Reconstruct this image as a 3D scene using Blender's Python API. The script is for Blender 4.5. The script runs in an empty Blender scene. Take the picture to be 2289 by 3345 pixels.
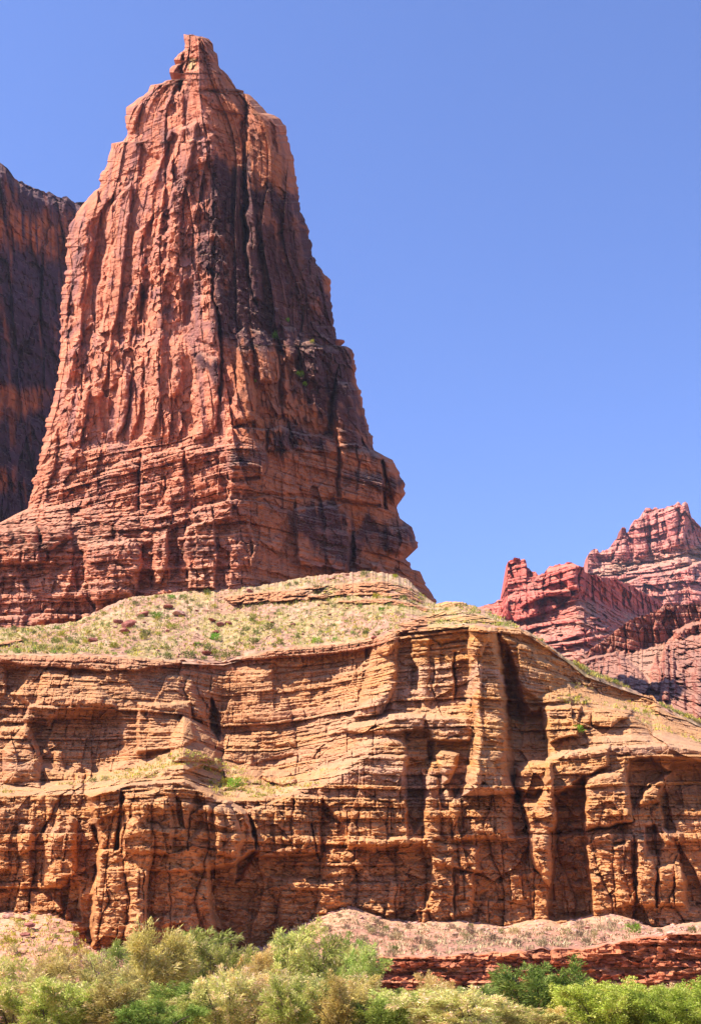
import bpy, math, random
import numpy as np

# ------------------------------------------------------------------ camera, sky, sun, exposure
W, H, F = 2289.0, 3345.0, 4140.0          # photo size and focal length in photo pixels
PITCH = math.radians(20.9)
CAM_Z = 2.0
sc = bpy.context.scene
C = sc.collection

cam_d = bpy.data.cameras.new('camera')
cam_d.sensor_fit = 'VERTICAL'
cam_d.sensor_height = 24.0
cam_d.lens = 24.0 * F / H
cam_d.clip_start = 0.1
cam_d.clip_end = 20000
cam = bpy.data.objects.new('camera', cam_d)
C.objects.link(cam)
cam.location = (0, 0, CAM_Z)
cam.rotation_euler = (math.radians(90) + PITCH, 0, 0)
sc.camera = cam

SUN_DIR = np.array([-0.57, -0.22, 0.79]); SUN_DIR /= np.linalg.norm(SUN_DIR)
SUN_EL = math.asin(SUN_DIR[2])
SUN_AZ = math.atan2(SUN_DIR[0], SUN_DIR[1])     # clockwise from +Y

world = bpy.data.worlds.new('World')
sc.world = world
world.use_nodes = True
wn, wl = world.node_tree.nodes, world.node_tree.links
wn.clear()
w_out = wn.new('ShaderNodeOutputWorld')
w_bg = wn.new('ShaderNodeBackground')
w_sky = wn.new('ShaderNodeTexSky')
w_sky.sky_type = 'NISHITA'
w_sky.sun_disc = False
w_sky.sun_elevation = SUN_EL
w_sky.sun_rotation = SUN_AZ
w_sky.altitude = 900
w_sky.air_density = 1.0
w_sky.dust_density = 0.6
w_sky.ozone_density = 2.0
w_mul = wn.new('ShaderNodeMix'); w_mul.data_type = 'RGBA'; w_mul.blend_type = 'MULTIPLY'
w_mul.inputs[0].default_value = 1.0
wl.new(w_sky.outputs[0], w_mul.inputs[6])
w_mul.inputs[7].default_value = (0.85, 0.905, 1.25, 1)
wl.new(w_mul.outputs[2], w_bg.inputs[0])
w_bg.inputs[1].default_value = 0.102
wl.new(w_bg.outputs[0], w_out.inputs[0])

sun_d = bpy.data.lights.new('sun', 'SUN')
sun_d.energy = 5.0
sun_d.angle = math.radians(0.5)
sun_d.color = (1.0, 0.935, 0.84)
sun = bpy.data.objects.new('sun', sun_d)
C.objects.link(sun)
from mathutils import Vector
sun.rotation_euler = Vector(SUN_DIR).to_track_quat('Z', 'Y').to_euler()
sun.location = (-60, -40, 120)

sc.view_settings.view_transform = 'Standard'
sc.view_settings.look = 'None'
sc.view_settings.gamma = 1.0
sc.view_settings.use_curve_mapping = False
sc.view_settings.exposure = 1.2
sc.cycles.max_bounces = 6
sc.cycles.diffuse_bounces = 4

rnd = random.Random(7)
RNG = np.random.default_rng(11)
SP, CP = math.sin(PITCH), math.cos(PITCH)

# ------------------------------------------------------------------ numeric helpers
def kx(u, v):
    b = (H / 2 - v) / F
    return (u - W / 2) / F / (CP - b * SP)

def kz(u, v):
    b = (H / 2 - v) / F
    return (SP + b * CP) / (CP - b * SP)

def pt(u, v, Y):
    return (float(kx(u, v) * Y), float(Y), float(CAM_Z + kz(u, v) * Y))

def _h(n):
    n = n.astype(np.uint32)
    n ^= n >> np.uint32(16); n *= np.uint32(0x7feb352d)
    n ^= n >> np.uint32(15); n *= np.uint32(0x846ca68b)
    n ^= n >> np.uint32(16)
    return n

def hsh(*a, seed=0):
    n = np.uint32(seed * 747796405 % 4294967296)
    r = None
    for i, k in enumerate(a):
        k = (np.asarray(k).astype(np.int64) & 0xffffffff).astype(np.uint32)
        r = _h((k * np.uint32(0x9E3779B1)) ^ (n if r is None else r))
    return (r >> np.uint32(8)).astype(np.float32) / np.float32(16777216.0)

def noise2(x, y, seed=0):
    x = np.asarray(x, np.float32); y = np.asarray(y, np.float32)
    xi = np.floor(x); yi = np.floor(y)
    fx = x - xi; fy = y - yi
    fx = fx * fx * (3 - 2 * fx); fy = fy * fy * (3 - 2 * fy)
    xi = xi.astype(np.int64); yi = yi.astype(np.int64)
    a = hsh(xi, yi, seed=seed); b = hsh(xi + 1, yi, seed=seed)
    c = hsh(xi, yi + 1, seed=seed); d = hsh(xi + 1, yi + 1, seed=seed)
    return (a + (b - a) * fx) * (1 - fy) + (c + (d - c) * fx) * fy      # 0..1

def fbm(x, y, oct=4, seed=0, gain=0.5, ridged=False):
    s = 0; a = 1.0; t = 0
    for o in range(oct):
        n = noise2(x * 2.03 ** o + 17.3 * o, y * 2.03 ** o - 9.1 * o, seed + o) * 2 - 1
        if ridged: n = 1 - 2 * np.abs(n)
        s = s + a * n; t += a; a *= gain
    return s / t                                                        # -1..1

def facet(x, y, seed=0, tilt=0.6, groove=0.0, gw=0.09, warp=0.12):
    """fractured rock: flat, randomly tilted faces with sharp steps between them, about -0.5..0.5"""
    x = np.asarray(x, np.float32); y = np.asarray(y, np.float32)
    if warp:
        x, y = x + warp * fbm(x * 1.7, y * 1.7, 3, seed + 91), y + warp * fbm(x * 1.7 + 40, y * 1.7, 3, seed + 92)
    xi = np.floor(x).astype(np.int64); yi = np.floor(y).astype(np.int64)
    b1 = np.full(x.shape, 9.0, np.float32); b2 = b1.copy()
    val = np.zeros(x.shape, np.float32)
    for ox in (-1, 0, 1):
        for oy in (-1, 0, 1):
            cx = xi + ox; cy = yi + oy
            h = hsh(cx, cy, seed=seed)
            ha = (h * 97.0) % 1.0; hb = (h * 389.0) % 1.0; hc = (h * 1543.0) % 1.0
            dx = x - (cx + .5 + .85 * (ha - .5)).astype(np.float32); dy = y - (cy + .5 + .85 * (hb - .5)).astype(np.float32)
            d = dx * dx + dy * dy
            v = (hc - .5) + tilt * 2 * ((hb - .5) * dx + (((h * 53.0) % 1.0) - .5) * dy)
            m = d < b1
            b2 = np.where(m, b1, np.minimum(b2, d)); b1 = np.where(m, d, b1)
            val = np.where(m, v, val)
    if groove:
        val = val - groove * np.exp(-((np.sqrt(b2) - np.sqrt(b1)) / gw) ** 2)
    return val

def sstep(a, b, x):
    t = np.clip((x - a) / (b - a), 0, 1)
    return t * t * (3 - 2 * t)

def cells(x, seed=0, jit=0.75, row=0):
    """jittered cells on a line: id and distance to the nearest border (in cells)"""
    i = np.floor(x).astype(np.int64)
    def bd(k): return k + jit * (hsh(k, row, seed=seed) - 0.5)
    b0 = bd(i); b1 = bd(i + 1)
    idd = np.where(x < b0, i - 1, np.where(x > b1, i + 1, i))
    lo = bd(idd); hi = bd(idd + 1)
    return idd, np.minimum(x - lo, hi - x), (x - lo) / (hi - lo)

class Beds:
    def __init__(self, z0, z1, tmin, tmax, seed):
        r = np.random.default_rng(seed)
        b = [z0]
        while b[-1] < z1:
            b.append(b[-1] + tmin + (tmax - tmin) * r.random() ** 2.2)
        self.b = np.array(b)
    def __call__(self, z):
        i = np.clip(np.searchsorted(self.b, z) - 1, 0, len(self.b) - 2)
        t = np.clip((z - self.b[i]) / (self.b[i + 1] - self.b[i]), 0, 1)
        return i, t.astype(np.float32), (self.b[i + 1] - self.b[i]).astype(np.float32)

def sdf(U, V, poly):
    p = np.array(poly, np.float32)
    d = np.full(U.shape, 1e12, np.float32); s = np.ones(U.shape, np.float32)
    n = len(p); j = n - 1
    for i in range(n):
        ex, ey = p[j] - p[i]
        wx = U - p[i][0]; wy = V - p[i][1]
        t = np.clip((wx * ex + wy * ey) / (ex * ex + ey * ey + 1e-9), 0, 1)
        bx = wx - ex * t; by = wy - ey * t
        d = np.minimum(d, bx * bx + by * by)
        c1 = V >= p[i][1]; c2 = V < p[j][1]; c3 = ex * wy > ey * wx
        fl = (c1 & c2 & c3) | (~c1 & ~c2 & ~c3)
        s = np.where(fl, -s, s)
        j = i
    return np.sqrt(d) * s

def seg_dist(U, V, pts):
    d = np.full(U.shape, 1e9, np.float32)
    for (ax, ay), (bx, by) in zip(pts[:-1], pts[1:]):
        ex, ey = bx - ax, by - ay
        t = np.clip(((U - ax) * ex + (V - ay) * ey) / (ex * ex + ey * ey + 1e-9), 0, 1)
        d = np.minimum(d, np.hypot(U - ax - ex * t, V - ay - ey * t))
    return d

def bbox_idx(U, V, poly, m):
    p = np.array(poly)
    ok = (U > p[:, 0].min() - m) & (U < p[:, 0].max() + m) & (V > p[:, 1].min() - m) & (V < p[:, 1].max() + m)
    return np.nonzero(ok)

def block(D, U, V, poly, d, soft=9, rnd_px=0, gu=0.0, gv=0.0):
    """push the inside of poly forward by d metres (negative: back)"""
    ix = bbox_idx(U, V, poly, soft + 2)
    u, v = U[ix], V[ix]
    s = sdf(u, v, poly)
    if rnd_px:
        q = np.clip(-s / rnd_px, 0, 1)
        w = np.sqrt(np.clip(1 - (1 - q) ** 2, 0, 1))
    else:
        w = 1 - sstep(-soft, soft, s)
    c = np.mean(np.array(poly), axis=0)
    if d < -1.5: d = -1.5 + (d + 1.5) * .5
    D[ix] += w * (d + gu * (u - c[0]) + gv * (v - c[1]))

def crack(D, U, V, pts, width, depth):
    ix = bbox_idx(U, V, pts, width * 4)
    s = seg_dist(U[ix], V[ix], pts)
    D[ix] -= depth * np.exp(-(s / width) ** 2)

def mask_poly(U, V, poly, soft):
    M = np.zeros(U.shape, np.float32)
    ix = bbox_idx(U, V, poly, soft + 2)
    M[ix] = 1 - sstep(-soft, soft, sdf(U[ix], V[ix], poly))
    return M

def interp_tab(tab, u):
    """tab: [(u, ...values)] -> each value interpolated (monotone smooth) at u"""
    t = np.array(tab, float)
    return [np.interp(u, t[:, 0], t[:, k]) for k in range(1, t.shape[1])]

def lerp3(a, b, w):
    return a + (b - a) * w[..., None]

# ------------------------------------------------------------------ scene helpers
def set_attr(me, name, typ, data):
    a = me.attributes.new(name, typ, 'POINT')
    a.data.foreach_set('color' if 'COLOR' in typ else 'value', np.ascontiguousarray(data, np.float32).ravel())

def mesh_np(name, verts, quads=None, tris=None, mat=None, smooth=False):
    me = bpy.data.meshes.new(name)
    nq = 0 if quads is None else len(quads)
    nt = 0 if tris is None else len(tris)
    me.vertices.add(len(verts))
    me.vertices.foreach_set('co', np.ascontiguousarray(verts, np.float32).ravel())
    me.loops.add(nq * 4 + nt * 3)
    me.polygons.add(nq + nt)
    li = []
    if nq: li.append(np.asarray(quads, np.int32).ravel())
    if nt: li.append(np.asarray(tris, np.int32).ravel())
    me.loops.foreach_set('vertex_index', np.concatenate(li))
    st = np.concatenate([np.arange(nq) * 4, nq * 4 + np.arange(nt) * 3]).astype(np.int32)
    me.polygons.foreach_set('loop_start', st)
    me.polygons.foreach_set('use_smooth', np.full(nq + nt, smooth))
    me.update(calc_edges=True)
    me.validate()
    if mat: me.materials.append(mat)
    return me

def link(name, me, parent=None):
    o = bpy.data.objects.new(name, me)
    C.objects.link(o)
    if parent: o.parent = parent
    return o

def tag(o, label=None, cat=None, group=None, kind=None):
    if label: o['label'] = label
    if cat: o['category'] = cat
    if group: o['group'] = group
    if kind: o['kind'] = kind
    return o

def thing(name, label, cat, loc, rz=0.0, group=None):
    o = bpy.data.objects.new(name, None)
    o.empty_display_size = 0.3
    C.objects.link(o)
    o.location = loc; o.rotation_euler = (0, 0, rz)
    return tag(o, label, cat, group)

def grid_quads(nr, nc, wrap=False):
    r = np.arange(nr - 1)[:, None]
    c = np.arange(nc if wrap else nc - 1)[None, :]
    c1 = (c + 1) % nc
    a = r * nc + c; b = r * nc + c1
    return np.stack([a, a + nc, b + nc, b], -1).reshape(-1, 4)

# ------------------------------------------------------------------ materials
def rock_material(name, dust=(0.55, 0.38, 0.22), dust_amt=0.75, dust_lo=0.45, dust_hi=0.8, fine=1.0, bump=0.5, rough=0.92):
    m = bpy.data.materials.new(name); m.use_nodes = True
    n, l = m.node_tree.nodes, m.node_tree.links
    p = n['Principled BSDF']
    p.inputs['Roughness'].default_value = rough
    p.inputs['Specular IOR Level'].default_value = 0.15
    at = n.new('ShaderNodeAttribute'); at.attribute_name = 'Col'
    co = n.new('ShaderNodeTexCoord')
    n1 = n.new('ShaderNodeTexNoise'); n1.inputs['Scale'].default_value = 1.6 * fine; n1.inputs['Detail'].default_value = 8; n1.inputs['Roughness'].default_value = 0.7
    l.new(co.outputs['Object'], n1.inputs['Vector'])
    rp = n.new('ShaderNodeMapRange'); rp.inputs[1].default_value = 0.25; rp.inputs[2].default_value = 0.75
    rp.inputs[3].default_value = 0.66; rp.inputs[4].default_value = 1.16
    l.new(n1.outputs[0], rp.inputs[0])
    mu = n.new('ShaderNodeVectorMath'); mu.operation = 'SCALE'
    l.new(at.outputs['Color'], mu.inputs[0]); l.new(rp.outputs[0], mu.inputs['Scale'])
    # dust lying on upward faces
    ge = n.new('ShaderNodeNewGeometry')
    sx = n.new('ShaderNodeSeparateXYZ'); l.new(ge.outputs['True Normal'], sx.inputs[0])
    n2 = n.new('ShaderNodeTexNoise'); n2.inputs['Scale'].default_value = 0.35 * fine; n2.inputs['Detail'].default_value = 5
    l.new(co.outputs['Object'], n2.inputs['Vector'])
    ad = n.new('ShaderNodeMath'); ad.operation = 'MULTIPLY_ADD'; ad.inputs[1].default_value = 0.5; ad.inputs[2].default_value = -0.25
    l.new(n2.outputs[0], ad.inputs[0])
    ad2 = n.new('ShaderNodeMath'); l.new(ad.outputs[0], ad2.inputs[0]); l.new(sx.outputs[2], ad2.inputs[1])
    dr = n.new('ShaderNodeMapRange'); dr.interpolation_type = 'SMOOTHSTEP'
    dr.inputs[1].default_value = dust_lo; dr.inputs[2].default_value = dust_hi; dr.inputs[4].default_value = dust_amt
    l.new(ad2.outputs[0], dr.inputs[0])
    da = n.new('ShaderNodeAttribute'); da.attribute_name = 'dirt'
    mx0 = n.new('ShaderNodeMath'); mx0.operation = 'MAXIMUM'
    l.new(dr.outputs[0], mx0.inputs[0]); l.new(da.outputs['Fac'], mx0.inputs[1])
    dc = n.new('ShaderNodeVectorMath'); dc.operation = 'SCALE'; dc.inputs[0].default_value = dust
    l.new(rp.outputs[0], dc.inputs['Scale'])
    mix = n.new('ShaderNodeMix'); mix.data_type = 'RGBA'
    l.new(mx0.outputs[0], mix.inputs[0]); l.new(mu.outputs[0], mix.inputs[6]); l.new(dc.outputs[0], mix.inputs[7])
    l.new(mix.outputs[2], p.inputs['Base Color'])
    n3 = n.new('ShaderNodeTexNoise'); n3.inputs['Scale'].default_value = 4.5 * fine; n3.inputs['Detail'].default_value = 7; n3.inputs['Roughness'].default_value = 0.65
    l.new(co.outputs['Object'], n3.inputs['Vector'])
    bp = n.new('ShaderNodeBump'); bp.inputs['Strength'].default_value = bump; bp.inputs['Distance'].default_value = 0.25 / fine
    l.new(n3.outputs[0], bp.inputs['Height']); l.new(bp.outputs[0], p.inputs['Normal'])
    return m

def leaf_material(name, trans=0.25):
    m = bpy.data.materials.new(name); m.use_nodes = True
    n, l = m.node_tree.nodes, m.node_tree.links
    p = n['Principled BSDF']; out = n['Material Output']
    p.inputs['Roughness'].default_value = 0.7; p.inputs['Specular IOR Level'].default_value = 0.2
    at = n.new('ShaderNodeAttribute'); at.attribute_name = 'Col'
    oi = n.new('ShaderNodeObjectInfo')
    hs = n.new('ShaderNodeHueSaturation')
    mv = n.new('ShaderNodeMath'); mv.operation = 'MULTIPLY_ADD'; mv.inputs[1].default_value = .6; mv.inputs[2].default_value = .78; hs.inputs['Saturation'].default_value = 1.12
    fr = n.new('ShaderNodeMath'); fr.operation = 'FRACT'; m7 = n.new('ShaderNodeMath'); m7.operation = 'MULTIPLY'; m7.inputs[1].default_value = 7.13
    l.new(oi.outputs['Random'], m7.inputs[0]); l.new(m7.outputs[0], fr.inputs[0]); l.new(fr.outputs[0], mv.inputs[0]); l.new(mv.outputs[0], hs.inputs['Value'])
    mr = n.new('ShaderNodeMapRange'); mr.inputs[3].default_value = 0.475; mr.inputs[4].default_value = 0.52
    l.new(oi.outputs['Random'], mr.inputs[0]); l.new(mr.outputs[0], hs.inputs['Hue'])
    l.new(at.outputs['Color'], hs.inputs['Color'])
    l.new(hs.outputs[0], p.inputs['Base Color'])
    t = n.new('ShaderNodeBsdfTranslucent'); l.new(hs.outputs[0], t.inputs[0])
    mx = n.new('ShaderNodeMixShader'); mx.inputs[0].default_value = trans
    l.new(p.outputs[0], mx.inputs[1]); l.new(t.outputs[0], mx.inputs[2]); l.new(mx.outputs[0], out.inputs[0])
    return m

def plain_material(name, col, rough=0.9, var=0.35, scale=6.0):
    m = bpy.data.materials.new(name); m.use_nodes = True
    n, l = m.node_tree.nodes, m.node_tree.links
    p = n['Principled BSDF']; p.inputs['Roughness'].default_value = rough; p.inputs['Specular IOR Level'].default_value = 0.15
    co = n.new('ShaderNodeTexCoord')
    ns = n.new('ShaderNodeTexNoise'); ns.inputs['Scale'].default_value = scale; ns.inputs['Detail'].default_value = 6
    l.new(co.outputs['Object'], ns.inputs['Vector'])
    rp = n.new('ShaderNodeMapRange'); rp.inputs[1].default_value = 0.3; rp.inputs[2].default_value = 0.7
    rp.inputs[3].default_value = 1 - var; rp.inputs[4].default_value = 1 + var
    l.new(ns.outputs[0], rp.inputs[0])
    mu = n.new('ShaderNodeVectorMath'); mu.operation = 'SCALE'; mu.inputs[0].default_value = col
    l.new(rp.outputs[0], mu.inputs['Scale']); l.new(mu.outputs[0], p.inputs['Base Color'])
    bp = n.new('ShaderNodeBump'); bp.inputs['Strength'].default_value = 0.5; bp.inputs['Distance'].default_value = 0.06
    l.new(ns.outputs[0], bp.inputs['Height']); l.new(bp.outputs[0], p.inputs['Normal'])
    return m

M_CLIFF = rock_material('tan_sandstone', dust=(0.48, 0.275, 0.135), dust_amt=.5)
M_BUTTE = rock_material('red_sandstone', dust=(0.46, 0.27, 0.17), dust_amt=0.4, fine=0.7)
M_SLOPE = rock_material('dry_grass_slope', dust=(0.60, 0.46, 0.27), dust_amt=0.0)
M_TALUS = rock_material('pink_gravel', dust=(0.6, 0.42, 0.3), dust_amt=0.0, fine=1.5, bump=0.35)
M_FAR = rock_material('far_red_rock', dust=(0.46, 0.27, 0.18), dust_amt=0.45, dust_lo=0.5, dust_hi=0.85, fine=0.25)
M_WALL = rock_material('varnished_wall', dust=(0.26, 0.14, 0.10), dust_amt=.5, fine=0.4)

# ------------------------------------------------------------------ relief meshes
ST = 2.3        # photo pixels per mesh step

def relief(name, U, V, Y, col, mat, dirt=None, before=None, after=None, wrap_cols=None, lid=False):
    """surface through the points seen at (U, V) at distance Y; 'before'/'after' are extra
    world-space rows that carry the rock on over its top / below its foot"""
    P = np.stack([kx(U, V) * Y, Y, CAM_Z + kz(U, V) * Y], -1).astype(np.float32)
    if dirt is None: dirt = np.zeros(U.shape, np.float32)
    for rows in (before or []):
        P = np.concatenate([rows[None].astype(np.float32), P]); col = np.concatenate([col[:1], col]); dirt = np.concatenate([dirt[:1], dirt])
    for rows in (after or []):
        P = np.concatenate([P, rows[None].astype(np.float32)]); col = np.concatenate([col, col[-1:]]); dirt = np.concatenate([dirt, dirt[-1:]])
    wrap = False
    if wrap_cols is not None:
        n = len(wrap_cols)
        ex = np.stack([w for w in wrap_cols], 1).astype(np.float32)
        P = np.concatenate([P, ex], 1)
        col = np.concatenate([col, np.repeat(col[:, -1:], n, 1)], 1)
        dirt = np.concatenate([dirt, np.repeat(dirt[:, -1:], n, 1)], 1)
        wrap = True
    if lid:
        r = np.repeat(P[:1].mean(axis=1, keepdims=True), P.shape[1], 1) * 0.98 + P[:1] * 0.02
        P = np.concatenate([r, P]); col = np.concatenate([col[:1], col]); dirt = np.concatenate([dirt[:1], dirt])
    nr, nc = P.shape[:2]
    me = mesh_np(name, P.reshape(-1, 3), grid_quads(nr, nc, wrap), mat=mat)
    c4 = np.concatenate([np.clip(col, 0, 1), np.ones(col.shape[:2] + (1,))], -1)
    set_attr(me, 'Col', 'FLOAT_COLOR', c4)
    set_attr(me, 'dirt', 'FLOAT', dirt)
    return link(name, me)

def palette(idx, cols, seed):
    h = hsh(idx, seed=seed)
    c = np.array(cols, np.float32)
    return c[(h * len(c)).astype(int) % len(c)]

# ================================================================== LOWER CLIFF
CL = [  # u, then six (v, Y) pairs: rim, upper face, foot of upper face, lip of the terrace, lower face, foot
 (-520, 2150,142, 2250,138, 2560,133, 2600,123, 2850,121, 3200,119),
 (-320, 2150,142, 2250,138, 2560,133, 2600,123, 2850,121, 3200,119),
 (0,    2140,142, 2250,138, 2560,132, 2602,122, 2850,121, 3200,119),
 (280,  2140,143, 2300,138, 2545,134, 2595,122, 2850,120, 3200,118),
 (450,  2150,144, 2310,139, 2500,132, 2560,119, 2850,118, 3200,117),
 (600,  2160,146, 2330,141, 2440,132, 2545,119, 2850,118, 3200,117),
 (730,  2165,149, 2400,147, 2480,140, 2620,122, 2850,120, 3200,118),
 (900,  2120,148, 2400,145, 2540,138, 2610,123, 2850,121, 3200,119),
 (1080, 2105,147, 2300,142, 2500,132, 2560,124, 2850,121, 3200,119),
 (1200, 2090,144, 2330,136, 2400,130, 2480,125, 2850,121, 3200,119),
 (1290, 2062,140, 2330,132, 2345,129, 2480,126, 2850,121.5, 3200,119),
 (1520, 2040,136, 2320,131, 2345,129, 2560,125, 2850,121, 3200,119),
 (1700, 2055,137, 2320,133.5, 2450,129, 2600,126, 2850,122, 3200,120),
 (1790, 2112,139, 2255,136.5, 2302,133, 2500,127, 2850,122, 3200,120),
 (1860, 2162,142, 2232,140, 2308,132.5, 2470,126, 2850,122, 3200,120),
 (1910, 2205,143.5, 2243,142, 2312,132, 2460,126, 2850,122, 3200,120),
 (1960, 2222,145, 2264,143.5, 2318,132, 2450,125, 2850,121, 3200,119),
 (2060, 2256,147, 2300,145, 2345,131, 2435,124.5, 2850,121, 3200,119),
 (2130, 2275,147, 2312,145, 2400,130, 2432,124.5, 2850,121, 3200,119),
 (2160, 2312,145, 2370,135, 2400,130, 2430,124.5, 2850,121, 3200,119),
 (2289, 2370,146, 2420,135, 2440,130, 2455,124.5, 2850,121, 3200,119),
 (2950, 2490,146, 2510,135, 2530,130, 2545,124.5, 2850,121, 3200,119),
]
CLA = np.array(CL, float)

def cliff_ctrl(u):
    return [np.interp(u, CLA[:, 0], CLA[:, k]) for k in range(1, 13)]

def rim_v(u): return np.interp(u, CLA[:, 0], CLA[:, 1])
def rim_Y(u): return np.interp(u, CLA[:, 0], CLA[:, 2])

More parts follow.
